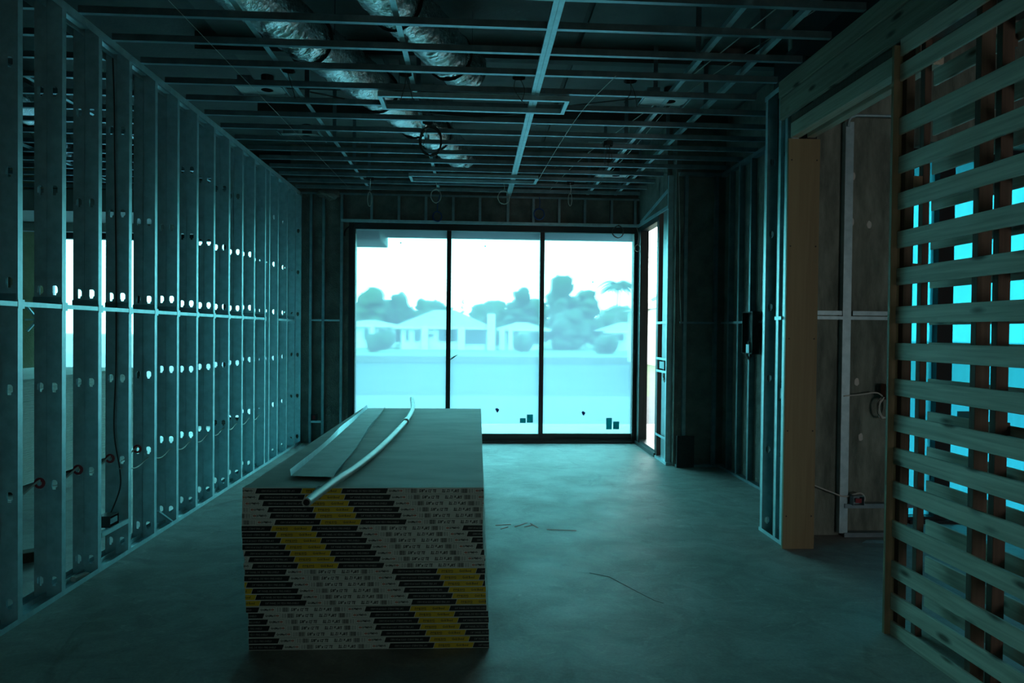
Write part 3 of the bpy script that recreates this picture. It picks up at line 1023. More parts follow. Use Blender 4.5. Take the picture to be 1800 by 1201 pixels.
SHEET = sheet_mesh(W, SL, BH / 2 - 0.0003)
SX, SY, SROT = -1.1593, 3.5768, -0.0067
NB = len(YEL)
for i in range(NB):
    z = (NB - 1 - i) * BH
    lab = ('topmost drywall bundle of the central stack, under the pipe and the metal track' if i == 0 else
           'lowest drywall bundle of the central stack, resting on the concrete floor' if i == NB - 1 else
           f'drywall bundle with printed end tape, {ORD[i]} from the top of the central stack')
    jy = random.uniform(-0.002, 0.004)
    b = empty('drywall_bundle', (SX + DX[i], SY + jy, z), lab, 'drywall', 'drywall bundles in the central stack')
    b.rotation_euler = (0, 0, SROT)
    for k in range(2):
        link('gypsum_sheet', SHEET, (SX + DX[i], SY + jy, z + k * BH / 2), b)
    yp = (YEL[i] - LEFTPX[i]) / 425.0 * W
    mb = MB()
    H = BH - 0.0012
    z0 = 0.0006
    yy = {0: -0.0012, 1: -0.0016, 2: -0.0020}
    mb.box(0, W, -0.0012, 0.0004, z0, z0 + H, 0)
    for n_ in (-2, -1, 0, 1):
        off = yp + n_ * PER
        if off > W or off + PER + 0.02 < 0:
            continue
        for layer, m, poly in LAB:
            q = [(a + off, c_) for a, c_ in poly]
            lo, hi = min(a for a, _ in q), max(a for a, _ in q)
            if hi < 0.001 or lo > W - 0.001:
                continue
            if lo < 0.001 or hi > W - 0.001:
                q = clip(q, 0.001, W - 0.001)
                if not q:
                    continue
            # keep every face turned towards -y
            ar = sum(q[j][0] * q[(j + 1) % len(q)][1] - q[(j + 1) % len(q)][0] * q[j][1] for j in range(len(q)))
            if ar < 0:
                q = q[::-1]
            mb.poly([(a, yy[layer], z0 + c_) for a, c_ in q], m)
    tp = D.objects.new('end_tape', mb.mesh('end_tape', ['white', 'black', 'yellow', 'ink', 'greyink', 'palelet', 'red']))
    COL.objects.link(tp)
    tp.parent = b
    tag(tp, 'white, black and yellow printed end tape')
STOP = NB * BH

# bent metal track lying on the stack
tr = empty('metal_track', (-0.85, 3.75, STOP), 'wide galvanised metal track with turned-up sides lying on the central drywall stack', 'track')
zt = STOP + 0.001
L0, R0 = (-0.975, 3.80), (-0.742, 3.765)
L1, R1 = (-1.075, 7.18), (-0.905, 7.20)


def along(a, b, t):
    return (a[0] + (b[0] - a[0]) * t, a[1] + (b[1] - a[1]) * t)


n = 14
mb = MB()
mb2, mb3 = MB(), MB()
for k in range(n):
    t0, t1 = k / n, (k + 1) / n
    wv = lambda t: 0.006 * math.sin(t * 9) + (0.004 if t < 0.5 else 0.0)
    a, b_, c_, d = along(L0, L1, t0), along(R0, R1, t0), along(R0, R1, t1), along(L0, L1, t1)
    zz0, zz1 = zt + 0.012 * (1 - t0) ** 6, zt + 0.012 * (1 - t1) ** 6
    for dz, fl_ in ((0, 1), (0.0012, -1)):
        q = [(*a, zz0 + dz), (*b_, zz0 + dz), (*c_, zz1 + dz), (*d, zz1 + dz)]
        mb.poly(q if fl_ < 0 else q[::-1])
    h0, h1 = 0.036 + 0.003 * math.sin(t0 * 14), 0.036 + 0.003 * math.sin(t1 * 14)
    mb2.poly([(*a, zz0), (*d, zz1), (d[0] - 0.010 + wv(t1), d[1], zz1 + h1), (a[0] - 0.010 + wv(t0), a[1], zz0 + h0)])
    mb3.poly([(*c_, zz1), (*b_, zz0), (b_[0] + 0.012 + wv(t0), b_[1], zz0 + h0 * 0.9), (c_[0] + 0.012 + wv(t1), c_[1], zz1 + h1 * 0.9)])
mb.build('track_web', 'galvrough', tr)
mb2.build('track_flange', 'galv', tr)
mb3.build('track_flange', 'galv', tr)

# long bent pipe with a coupling, its near end sticking out over the front of the stack
pp = empty('bent_pipe', (-0.65, 3.6, STOP), 'long bowed grey pipe lying across the drywall stack, near end overhanging', 'pipe')
rp = 0.021
pth = spline([(-0.735, 3.13, STOP + 0.034), (-0.70, 3.55, STOP + rp + 0.011), (-0.655, 4.0, STOP + rp + 0.004), (-0.612, 4.6, STOP + rp + 0.004), (-0.585, 5.3, STOP + rp + 0.004), (-0.572, 6.0, STOP + rp + 0.004),
              (-0.582, 6.7, STOP + rp + 0.01), (-0.61, 7.1, STOP + rp + 0.035), (-0.65, 7.45, STOP + rp + 0.06)], 6)
mb = MB()
mb.tube(pth, rp, 14, 0, cap=False)
mb.tube([pth[0] + Vector((0, 0.0, 0)), pth[0] + Vector((0.003, 0.25, 0.004))], rp * 0.72, 14, 1, cap=True)
d0 = (pth[1] - pth[0]).normalized()
ring = len(mb.v)
a = d0.cross(Vector((0, 0, 1))).normalized()
cc = d0.cross(a)
for k in range(14):
    q = []
    for kk, r_ in ((k, rp), (k + 1, rp), (k + 1, rp * 0.72), (k, rp * 0.72)):
        th = 2 * math.pi * kk / 14
        q.append(pth[0] - d0 * 0.001 + (a * math.cos(th) + cc * math.sin(th)) * r_)
    mb.poly(q, 0)
mb.build('pipe_run', ['conduit', 'hollow'], pp, smooth=True)
j = min(range(len(pth)), key=lambda i: abs(pth[i].y - 6.0))
MB().tube([pth[j - 1] * 0.5 + pth[j] * 0.5, pth[j], pth[j + 1] * 0.5 + pth[j] * 0.5], rp + 0.006, 14).build('coupling', 'conduit', pp, smooth=True)

# ------------------------------------------------------------------ drywall stack in the room beyond the studs
SHEET2 = MB().cbox(-W, 0, 0, SL, 0, BH / 2 - 0.0006, 0.0035, 'y', 0).mesh('gypsum_sheet', 'paperedge')
ORD33 = ['uppermost'] + ORD[1:] + ['twenty-sixth', 'twenty-seventh', 'twenty-eighth', 'twenty-ninth', 'thirtieth', 'thirty-first', 'thirty-second', 'thirty-third']
for i in range(33):
    b = empty('drywall_bundle', (-4.42 + random.uniform(-0.004, 0.004), 5.75 + random.uniform(-0.015, 0.015), 0.06 + i * BH),
              f'{ORD33[32 - i]} plain drywall bundle from the top of the stack seen through the left studs',
              'drywall', 'drywall bundles in the stack beyond the left studs')
    for k in range(2):
        o = link('gypsum_sheet', SHEET2, wloc(b) + Vector((random.uniform(-0.003, 0.003), 0, k * BH / 2)), b)
for y, wh in ((7.0, 'nearest'), (8.05, 'middle'), (9.15, 'farthest')):
    tag(MB().cbox(-5.62, -4.44, y, y + 0.09, 0, 0.059, 0.003, 'x').build('dunnage_block', 'brownstud', origin=(-5.0, y, 0)),
        f'{wh} of three wooden bearers under the drywall stack beyond the left studs', 'timber', 'bearers under the far drywall stack')

# ------------------------------------------------------------------ slatted timber screen and doorway header
ss = empty('slatted_screen', (2.42, 2.5, 0), 'tall open timber screen of horizontal boards on studs, right of the doorway', 'screen')
tops = [3.232, 3.097, 2.808, 2.599, 2.403, 2.195, 1.995, 1.788, 1.591, 1.397, 1.203, 1.023, 0.84, 0.626, 0.406, 0.228, 0.075]
Y0s, Y1s = 1.15, 3.66
for i, t in enumerate(tops):
    sag = random.uniform(-0.004, 0.004)
    h = 0.091
    for nm, x0 in (('slat', 2.288), ('back_slat', 2.500)):
        if nm == 'back_slat' and i == 0:
            continue
        dz = 0 if nm == 'slat' else random.uniform(-0.012, 0.012)
        m = MB().cbox(x0, x0 + 0.016, Y0s, Y1s if nm == 'slat' else 3.695, t - h + dz, t + dz, 0.002, 'y')
        m.build(nm, 'pine', ss)
for k in range(5):
    y = 3.66 - 0.55 * k
    wd = 0.0 if k == 0 else 0.022
    MB().cbox(2.304, 2.350 + wd, y - 0.038, y, 0, 3.22, 0.002, 'z').build('front_stud', 'brownstud', ss)
    MB().cbox(2.404, 2.442 + wd, y - 0.038, y, 0, 3.22, 0.002, 'z').build('rear_stud', 'brownstud', ss)
for z in (2.46, 1.99, 1.35):
    MB().cbox(2.350, 2.404, 3.624, 3.658, z - 0.03, z + 0.03, 0.002, 'z').build('spacer_block', 'pinez', ss)
MB().cbox(2.256, 2.342, 3.662, 3.684, 0, 3.20, 0.002, 'z').build('end_board', 'pinez', ss)
for z in (1.2, 2.2, 3.0):
    MB().cbox(2.442, 2.500, 3.1, 3.138, z - 0.03, z + 0.03, 0.002, 'z').build('spacer_block', 'brownstud', ss)

for z in (3.30,):
    MB().box(2.40, 2.60, 1.1, 5.2, 3.75, 4.28).build('bulkhead_board', 'darkpanel', wr)
hd = empty('timber_header', (2.4, 4.4, 3.11), 'heavy timber header of stacked beams over the doorway on the right', 'beam')
for nm, key, b in (('top_plank', 'timber', (2.345, 2.385, 1.2, 5.30, 3.46, 3.585)), ('lower_plank', 'timber', (2.355, 2.388, 1.2, 5.30, 3.29, 3.455)),
                   ('shadow_plate', 'brownstud', (2.392, 2.49, 1.2, 5.18, 3.228, 3.29)), ('front_beam', 'lvl', (2.372, 2.445, 3.70, 5.14, 3.115, 3.225)), ('rear_beam', 'lvl', (2.50, 2.56, 3.70, 5.14, 3.118, 3.225)),
                   ('rear_plank', 'timber', (2.56, 2.60, 1.2, 5.18, 3.225, 3.7))):
    MB().cbox(*b, 0.003, 'y').build(nm, key, hd)


# ------------------------------------------------------------------ flexible ducts above the framing
def duct(label, pts, r, straps, seed):
    P_ = spline(pts, 34)
    o = empty('flexible_duct', P_[len(P_) // 2], label, 'duct')
    n_ = len(P_)

    def rf(i, th):
        a = noise.noise(Vector((i * 0.30, math.cos(th) * 2.0, math.sin(th) * 2.0 + seed)))
        c_ = abs(noise.noise(Vector((i * 0.75 + 0.8 * math.sin(th * 2), math.cos(th) * 1.6 + seed, math.sin(th) * 1.6))))
        d_ = abs(noise.noise(Vector((i * 1.6, math.cos(th) * 3.0 + seed, math.sin(th) * 3.0))))
        return r * (1 + 0.05 * a - 0.13 * c_ - 0.06 * d_)
    MB().tube(P_, r, 36, 0, True, rf).build('foil_sleeve', 'foil', o, smooth=True)
    for f_ in straps:
        k = int(f_ * (n_ - 2))
        MB().tube([P_[k], P_[k] * 0.7 + P_[k + 1] * 0.3], r * 1.06, 24).build('strap', 'strap', o)
        q = P_[k] + Vector((r * 1.0, 0, 0.05))
        MB().bar(q, (q.x, q.y, 4.27), 0.03, 0.003).build('hanger_strap', 'strap', o)
    return o


duct('longest crinkled foil duct running diagonally above the ceiling joists towards the middle', [(-1.95, 3.6, 3.9), (-1.50, 4.8, 3.88), (-1.32, 5.35, 3.86), (-1.0, 6.3, 3.86), (-0.72, 7.2, 3.86), (-0.44, 8.0, 3.86), (-0.17, 9.0, 3.87)], 0.19, (0.36, 0.56, 0.72, 0.83), 1)
duct('shorter crinkled foil duct above the joists, second from the left wall', [(-0.95, 3.7, 3.92), (-0.60, 4.75, 3.9), (-0.36, 5.3, 3.88), (-0.2, 5.8, 3.88), (-0.08, 6.15, 3.92)], 0.19, (0.3, 0.72), 5)
duct('crinkled foil duct glimpsed through the left studs in the next room', [(-4.6, 3.0, 3.9), (-4.45, 5.2, 3.88), (-4.6, 7.4, 3.9), (-5.4, 9.4, 3.92)], 0.19, (0.4, 0.7), 9)


# ------------------------------------------------------------------ ceiling boxes, light plates, cables
def coil_pts(c, R, turns, ax='y', jit=0.006, tilt=0.0, seed=0, squash=1.0):
    rr = random.Random(seed)
    out = []
    n_ = 18
    for k in range(int(turns * n_) + 1):
        th = 2 * math.pi * k / n_ + math.pi / 2
        q = R + rr.uniform(-jit, jit)
        a, b = q * math.cos(th) * squash, q * math.sin(th)
        d = (k / n_ - turns / 2) * 0.006 + rr.uniform(-0.003, 0.003)
        if ax == 'y':
            out.append(Vector((c[0] + a, c[1] + d + a * tilt, c[2] + b)))
        else:
            out.append(Vector((c[0] + d + a * tilt, c[1] + a, c[2] + b)))
    return out


def jbox(x, y, label, drops=2, z=CEIL):
    o = empty('junction_box', (x, y, z + 0.012), label, 'junction box', 'electrical boxes on the ceiling joists')
    mb = MB()
    r_ = 0.052
    P_ = [(x + r_ * math.cos(math.pi / 8 + k * math.pi / 4), y + r_ * math.sin(math.pi / 8 + k * math.pi / 4)) for k in range(8)]
    for k in range(8):
        a, b = P_[k], P_[(k + 1) % 8]
        mb.poly([(*a, z + 0.012), (*b, z + 0.012), (*b, z + 0.06), (*a, z + 0.06)])
    mb.poly([(*p, z + 0.06) for p in P_])
    mb.build('box_shell', 'darkbox', o)
    MB().box(x - 0.21, x - 0.05, y - 0.012, y + 0.012, z + 0.044, z + 0.05).box(x + 0.05, x + 0.21, y - 0.012, y + 0.012, z + 0.044, z + 0.05).build('bar_hanger', 'galvdull', o)
    for k in range(drops):
        q = [(x + random.uniform(-0.02, 0.02), y, z + 0.03), (x + random.uniform(-0.05, 0.05), y, z - 0.07), (x + random.uniform(-0.06, 0.06), y + 0.01, z - 0.15 - 0.05 * random.random())]
        MB().tube(spline(q, 4), 0.003, 5).build('wire_tail', 'cabledark', o)
    return o


jbox(-1.427, 5.42, 'ceiling junction box with wire tails, leftmost of the nearest row', 1)
jbox(-0.543, 5.42, 'ceiling junction box with wire tails, before the left half of the nearer light frame')
jbox(0.333, 5.42, 'ceiling junction box with wire tails, just left of the bright central runner')
jbox(1.208, 5.42, 'ceiling junction box with wire tails, rightmost of the nearest row')
jbox(1.398, 7.30, 'ceiling junction box with a looped cable, right part of the middle ceiling', 3)
jbox(-0.452, 6.66, 'ceiling junction box from which the big dark cable coil hangs', 1)
jbox(-1.369, 9.22, 'ceiling junction box near the glass wall, leftmost of that row', 0)
jbox(-0.52, 9.22, 'ceiling junction box near the glass wall, second from the left', 0)
jbox(0.371, 9.22, 'ceiling junction box near the glass wall, third from the left', 0)
jbox(1.267, 9.22, 'ceiling junction box near the glass wall, rightmost of that row', 0)


def coil(label, c, R, turns, up, key='cable', r=0.004, squash=1.0, seed=1, jit=0.006):
    o = empty('cable_coil', c, label, 'cable', 'coiled cables hung from the ceiling')
    MB().tube(coil_pts(c, R, turns, 'y', jit, 0.0, seed, squash), r, 6).build('loop', key, o)
    if up:
        MB().tube(spline([(c[0], c[1], c[2] + R), (c[0] + 0.008, c[1] - 0.02, c[2] + R + (up[2] - c[2] - R) * 0.5), up], 5), r, 6).build('lead', key, o)
    return o


coil('large dark cable coil hanging from a ceiling box in mid-room', (-0.42, 6.62, 3.42), 0.135, 5, (-0.452, 6.66, 3.62), 'cabledark', 0.006, 0.75, 2, 0.012)
coil('thin twisted cable bundle, leftmost of those before the window header', (-1.40, 9.4, 3.38), 0.095, 4, (-1.369, 9.25, 3.62), 'cable', 0.004, 0.3, 3)
coil('pale oval cable loop before the window header, second from the left', (-0.52, 9.4, 3.44), 0.09, 3, (-0.52, 9.25, 3.62), 'cable', 0.004, 0.75, 4)
coil('pale round cable loop before the window header, third from the left', (0.39, 9.4, 3.44), 0.09, 3, (0.371, 9.25, 3.62), 'cable', 0.004, 0.9, 5)
coil('thin twisted cable bundle, rightmost of those before the window header', (1.29, 9.4, 3.43), 0.085, 3, (1.267, 9.25, 3.62), 'cable', 0.004, 0.3, 6)
coil('small blue cable coil behind the second pale loop on the header', (-0.535, 10.03, 3.27), 0.07, 4, (-0.5, 10.05, 3.58), 'cableblue', 0.006, 0.9, 7)
coil('blue cable coil between the header studs right of the runner', (0.928, 10.03, 3.33), 0.08, 4, (0.93, 10.05, 3.58), 'cableblue', 0.006, 0.95, 8)
coil('black cable ring hanging over the top right corner of the glass', (2.07, 9.98, 3.09), 0.085, 3, (2.10, 10.055, 3.195), 'cabledark', 0.006, 1.0, 9)
coil('small pale cable loop on the dark frame right of the glass wall', (2.36, 9.98, 2.86), 0.05, 3, (2.33, 10.0, 3.2), 'cable', 0.003, 0.8, 10)


def light_plate(x, y, label):
    z = CEIL + 0.052
    o = empty('recessed_light_plate', (x, y, z), label, 'light fitting', 'recessed light plates above the joists')
    mb = MB()
    x0, x1, y0, y1 = x - 0.19, x + 0.19, y - 0.11, y + 0.11
    cx_, r_ = x + 0.05, 0.05
    nn = 16
    ring = [(cx_ + r_ * math.cos(2 * math.pi * k / nn), y + r_ * math.sin(2 * math.pi * k / nn)) for k in range(nn)]
    for k in range(nn):
        a, b = ring[k], ring[(k + 1) % nn]
        def out(p):
            dx_, dy_ = p[0] - cx_, p[1] - y
            s_ = min((x1 - cx_) / dx_ if dx_ > 1e-6 else 9e9, (x0 - cx_) / dx_ if dx_ < -1e-6 else 9e9, 0.11 / abs(dy_) if abs(dy_) > 1e-6 else 9e9)
            return (cx_ + dx_ * s_, y + dy_ * s_)
        A, B = out(a), out(b)
        mb.poly([(*a, z), (*b, z), (*B, z), (*A, z)])
        mb.poly([(*a, z), (*b, z), (*b, z + 0.12), (*a, z + 0.12)], 1)
    mb.poly([(*p, z + 0.12) for p in ring], 1)
    mb.build('plate', ['galvpale', 'darkbox'], o)
    for yy_ in (y - 0.115, y + 0.115):
        pass
    MB().box(x + 0.20, x + 0.212, y - 0.20, y + 0.20, z - 0.004, z + 0.016).build('bar_hanger', 'galv', o)
    MB().box(x - 0.212, x - 0.20, y - 0.20, y + 0.20, z - 0.004, z + 0.016).build('bar_hanger', 'galvdull', o)
    MB().box(x - 0.17, x - 0.06, y - 0.09, y + 0.09, z + 0.002, z + 0.09).build('driver_box', 'galvdull', o)
    return o


light_plate(-1.80, 5.98, 'bright metal recessed light plate above the joists, nearer one on the left')
light_plate(-1.80, 7.38, 'bright metal recessed light plate above the joists, farther one on the left')
light_plate(1.63, 5.98, 'bright metal recessed light plate above the joists, nearer one on the right')
light_plate(1.75, 8.85, 'bright metal recessed light plate above the joists, near the glass wall on the right')

for lab, pts, key, r in (
        ('taut pale wire strung along the left side of the ceiling', [(-1.80, 4.2, 3.55), (-1.70, 9.4, 3.55)], 'cable', 0.0014),
        ('pale cable strung along the right side of the ceiling, above the joists', [(1.95, 4.0, 3.7), (1.6, 6.2, 3.68), (1.25, 8.0, 3.66), (1.05, 9.9, 3.64)], 'cable', 0.004),
        ('second pale cable strung on the right, nearer to the header', [(2.2, 4.3, 3.72), (1.8, 6.0, 3.70), (1.75, 7.5, 3.68), (1.7, 9.6, 3.66)], 'cable', 0.003),
        ('pale cable running above the joists just right of the bright runner', [(1.05, 5.2, 3.56), (0.93, 6.0, 3.56), (0.86, 7.2, 3.56), (0.80, 8.9, 3.56)], 'cable', 0.003),
        ('dark cable sagging across the middle of the ceiling', [(-1.4, 6.0, 3.64), (-0.6, 6.35, 3.62), (0.1, 6.5, 3.63), (0.9, 6.2, 3.66), (1.5, 6.0, 3.68)], 'cabledark', 0.006)):
    o = MB().tube(spline(pts, 8), r, 6).build('ceiling_cable', key, origin=pts[0])
    tag(o, lab, 'cable', 'cables strung along the ceiling')

# ------------------------------------------------------------------ cables and boxes in the stud walls
mk = lambda l_, r_, key, name, lab, cat, g=None: tag(MB().tube(spline(l_, 6), r_, 6).build(name, key, origin=l_[0]), lab, cat, g)
xb = XL - 0.128
pts = []
for y in (3.924, 4.33, 4.737, 5.143, 5.55):
    pts += [(xb, y - 0.03, 0.70), (xb, y + 0.03, 0.70), (xb - 0.02, y + 0.20, 0.635)]
mk(pts, 0.006, 'cable', 'wall_cable', 'pale cable threaded through the red grommets of the left stud wall', 'cable')
pts = []
for k in range(9):
    y = 5.143 + 0.4064 * k
    pts += [(XL - 0.045, y - 0.03, 0.622), (XL - 0.045, y + 0.03, 0.622), (XL - 0.04, y + 0.2, 0.585)]
mk(pts, 0.005, 'cable', 'wall_cable', 'pale cable sagging from stud to stud low along the left wall', 'cable')
mk([(XL - 0.10, 5.11, CEIL - 0.01), (XL - 0.09, 5.115, 3.2), (XL - 0.09, 5.12, 2.9), (XL - 0.085, 5.13, 2.2), (XL - 0.08, 5.125, 1.4), (XL - 0.09, 5.12, 0.9), (XL - 0.05, 5.12, 0.62), (XL - 0.03, 5.08, 0.48), (XL - 0.06, 5.0, 0.31)], 0.005, 'cabledark', 'wall_cable', 'dark cable dropping down a left stud to the low outlet box', 'cable')


def outlet(label, x0, x1, y0, y1, z0, z1, front, key='darkbox'):
    """open-fronted electrical box: shell with a recessed inside; front = axis and sign of the open side"""
    o = empty('outlet_box', ((x0 + x1) / 2, (y0 + y1) / 2, z0), label, 'outlet box')
    t = 0.003
    mb = MB()
    mb.box(x0, x1, y0, y1, z0, z0 + t).box(x0, x1, y0, y1, z1 - t, z1)
    if front in ('x+', 'x-'):
        mb.box(x0, x1, y0, y0 + t, z0, z1).box(x0, x1, y1 - t, y1, z0, z1)
        b = (x0, x0 + t) if front == 'x+' else (x1 - t, x1)
        mb.box(*b, y0, y1, z0, z1)
        f_ = (x1 - 0.01, x1 - 0.004) if front == 'x+' else (x0 + 0.004, x0 + 0.01)
        MB().box(*f_, y0 + 0.012, y1 - 0.012, z0 + 0.02, z1 - 0.02).build('device_plate', 'galvdull', o)
    else:
        mb.box(x0, x0 + t, y0, y1, z0, z1).box(x1 - t, x1, y0, y1, z0, z1)
        mb.box(x0, x1, y1 - t, y1, z0, z1)
        MB().box(x0 + 0.02, x1 - 0.02, y0 + 0.006, y0 + 0.012, z0 + 0.02, z1 - 0.02).build('device_plate', 'redplastic', o)
    mb.build('box_shell', key, o)
    return o


outlet('dark outlet box on the low bar between the second and third bright left studs', XL - 0.09, XL - 0.005, 4.90, 5.02, 0.257, 0.335, 'x+')
outlet('dark switch box held by two plates on the stud left of the alcove', 2.388, 2.43, 8.60, 8.84, 1.16, 1.29, 'x-')
outlet('small dark box high on a stud in the end wall beside the plywood jamb', XR + 0.03, XR + 0.08, 5.28, 5.36, 1.11, 1.23, 'x-')
outlet('small grey box with red inside low on the concrete behind the doorway', 3.035, 3.125, 5.365, 5.425, 0.272, 0.347, 'y-', 'galvdull')
outlet('little outlet box by the floor left of the glass wall', -2.30, -2.22, 10.02, 10.08, 0.335, 0.43, 'y-')
o = empty('electrical_panel', (3.0, 7.33, 1.4), 'open dark electrical panel hanging on the alcove side wall', 'panel')
mb = MB().box(2.985, 3.01, 7.18, 7.46, 1.42, 1.87).box(2.93, 2.985, 7.18, 7.19, 1.42, 1.87).box(2.93, 2.985, 7.45, 7.46, 1.42, 1.87).box(2.93, 2.985, 7.18, 7.46, 1.86, 1.87).box(2.93, 2.985, 7.18, 7.46, 1.42, 1.43)
mb.build('cabinet', 'darkpanel', o)
MB().tube(coil_pts((2.95, 7.3, 1.46), 0.09, 3, 'x', 0.012, 0, 4, 0.7), 0.006, 6).build('cable_bundle', 'cabledark', o)
MB().box(2.925, 2.96, 7.25, 7.33, 1.43, 1.52).build('breaker', 'galvdull', o)
mk([(2.43, 5.5, CEIL), (2.44, 5.49, 2.6), (2.46, 5.47, 1.9), (2.44, 5.44, 1.5), (2.45, 5.42, 1.25), (2.46, 5.36, 1.18)], 0.006, 'cabledark', 'wall_cable', 'dark cable hanging inside the end wall left of the plywood jamb', 'cable')
mk([(2.47, 8.36, CEIL), (2.49, 8.35, 2.9), (2.50, 8.35, 2.2), (2.52, 8.34, 1.75)], 0.004, 'cable', 'wall_cable', 'thin pale cable down the dark return wall of the alcove', 'cable')
mk(coil_pts((2.42, 8.68, 1.08), 0.06, 3, 'x', 0.01, 0, 6, 0.8), 0.005, 'cable', 'wall_cable', 'small cable loop below the switch box left of the alcove', 'cable')
# coil on the concrete behind the doorway
o = empty('wall_cable_coil', (3.30, 5.42, 1.05), 'pale cable coil hung on the concrete wall behind the doorway', 'cable')
MB().tube(coil_pts((3.30, 5.41, 1.05), 0.085, 6, 'y', 0.008, 0, 12, 0.6), 0.006, 6).build('loop', 'cable', o)
MB().tube(spline([(3.30, 5.41, 1.13), (3.24, 5.42, 1.17), (3.12, 5.43, 1.155), (2.98, 5.44, 1.14)], 6), 0.006, 6).build('lead', 'cable', o)
tag(MB().cbox(3.29, 3.36, 5.36, 5.45, 1.12, 1.24, 0.004, 'z').build('rust_block', 'rust', origin=(3.32, 5.4, 1.12)), 'rust-red block on the concrete above the pale cable coil', 'block')
mk([(2.72, 5.44, 0.43), (2.9, 5.44, 0.36), (3.0, 5.43, 0.33), (3.12, 5.42, 0.36), (3.16, 5.42, 0.31), (3.12, 5.42, 0.27)], 0.006, 'cable', 'wall_cable', 'pale cable running low to the grey box behind the doorway', 'cable')

# ------------------------------------------------------------------ loose pieces on the floor
b = MB().cbox(2.475, 2.69, 8.30, 8.318, 0.0, 0.385, 0.002, 'z').build('leaning_board', 'darkpanel', origin=(2.58, 8.31, 0))
tag(b, 'square black board leaning against the alcove wall at the floor', 'board')
p = at(62, 985, 4.9)
b = MB().cbox(-0.15, 0.15, -0.05, 0.05, 0, 0.07, 0.004, 'x').build('wood_offcut', 'brownstud', origin=(0, 0, 0))
b.location = (-3.15, 4.95, 0)
b.rotation_euler = (0, 0, 0.7)
tag(b, 'short dark wood offcut on the floor behind the left studs', 'wood')
b = MB().cbox(-0.05, 0.05, -0.02, 0.02, 0, 0.03, 0.004, 'x').build('plastic_scrap', 'coping', origin=(0, 0, 0))
b.location = (XL - 0.05, 4.62, 0.004)
b.rotation_euler = (0, 0, 1.2)
tag(b, 'little pale scrap lying in the bottom track of the left wall', 'scrap')
b = MB().bar((XL - 0.05, 5.72, 0.16), (XL - 0.03, 5.93, 0.02), 0.03, 0.012).build('metal_offcut', 'galv', origin=(0, 0, 0))
tag(b, 'thin metal offcut leaning in the foot of the left stud wall', 'offcut')
mb = MB()
mb.poly([(-0.16, 0, 0.002), (0.12, -0.03, 0.002), (0.16, 0.03, 0.012), (-0.1, 0.04, 0.010)])
mb.poly([(-0.16, 0, 0.0), (-0.1, 0.04, 0.006), (0.16, 0.03, 0.008), (0.12, -0.03, 0.0)])
b = mb.build('metal_scrap', 'galv', origin=(0, 0, 0))
b.location = (3.22, 5.28, 0)
tag(b, 'bright sliver of sheet metal on the floor behind the doorway', 'scrap')

# ------------------------------------------------------------------ outside
gr = tag(MB().box(-60, 60, 12.3, 58, -1.4, -1.0).build('canal_water', 'water'), kind=ST)
g2 = tag(MB().box(-9, 60, 10.4, 19, -0.5, -0.12).build('patio_paving', 'patio'), kind=ST)
tag(MB().box(-60, 2.4, 19, 19.25, -0.9, -0.16).build('pool_coping', 'dockstone'), kind=ST)
tag(MB().box(-60, 2.4, 23, 23.3, -1.0, -0.62).build('dock_edge', 'dockstone'), kind=ST)
tag(MB().box(3.3, 60, 6.1, 10.4, -0.5, -0.15).build('side_paving', 'brickpave'), kind=ST)
tag(MB().box(-140, 140, 58, 58.5, -1.4, -0.42).build('seawall', 'dockstone'), kind=ST)
tag(MB().box(-180, 180, 58.5, 260, -1.4, -0.5).build('far_lawn', 'lawn'), kind=ST)
tag(MB().box(-60, -9, -3, 12.3, -0.5, -0.2).build('side_lawn', 'lawn'), kind=ST)
sf = tag(MB().box(-9, 2.75, 10.36, 11.62, 3.30, 3.6).box(-9, 2.75, 11.5, 11.62, 3.16, 3.3).build('eave_soffit', 'soffit'), kind=ST)
tag(MB().box(-1.98, -1.46, 10.9, 11.9, 3.03, 3.29).build('eave_beam', 'soffit'), kind=ST)


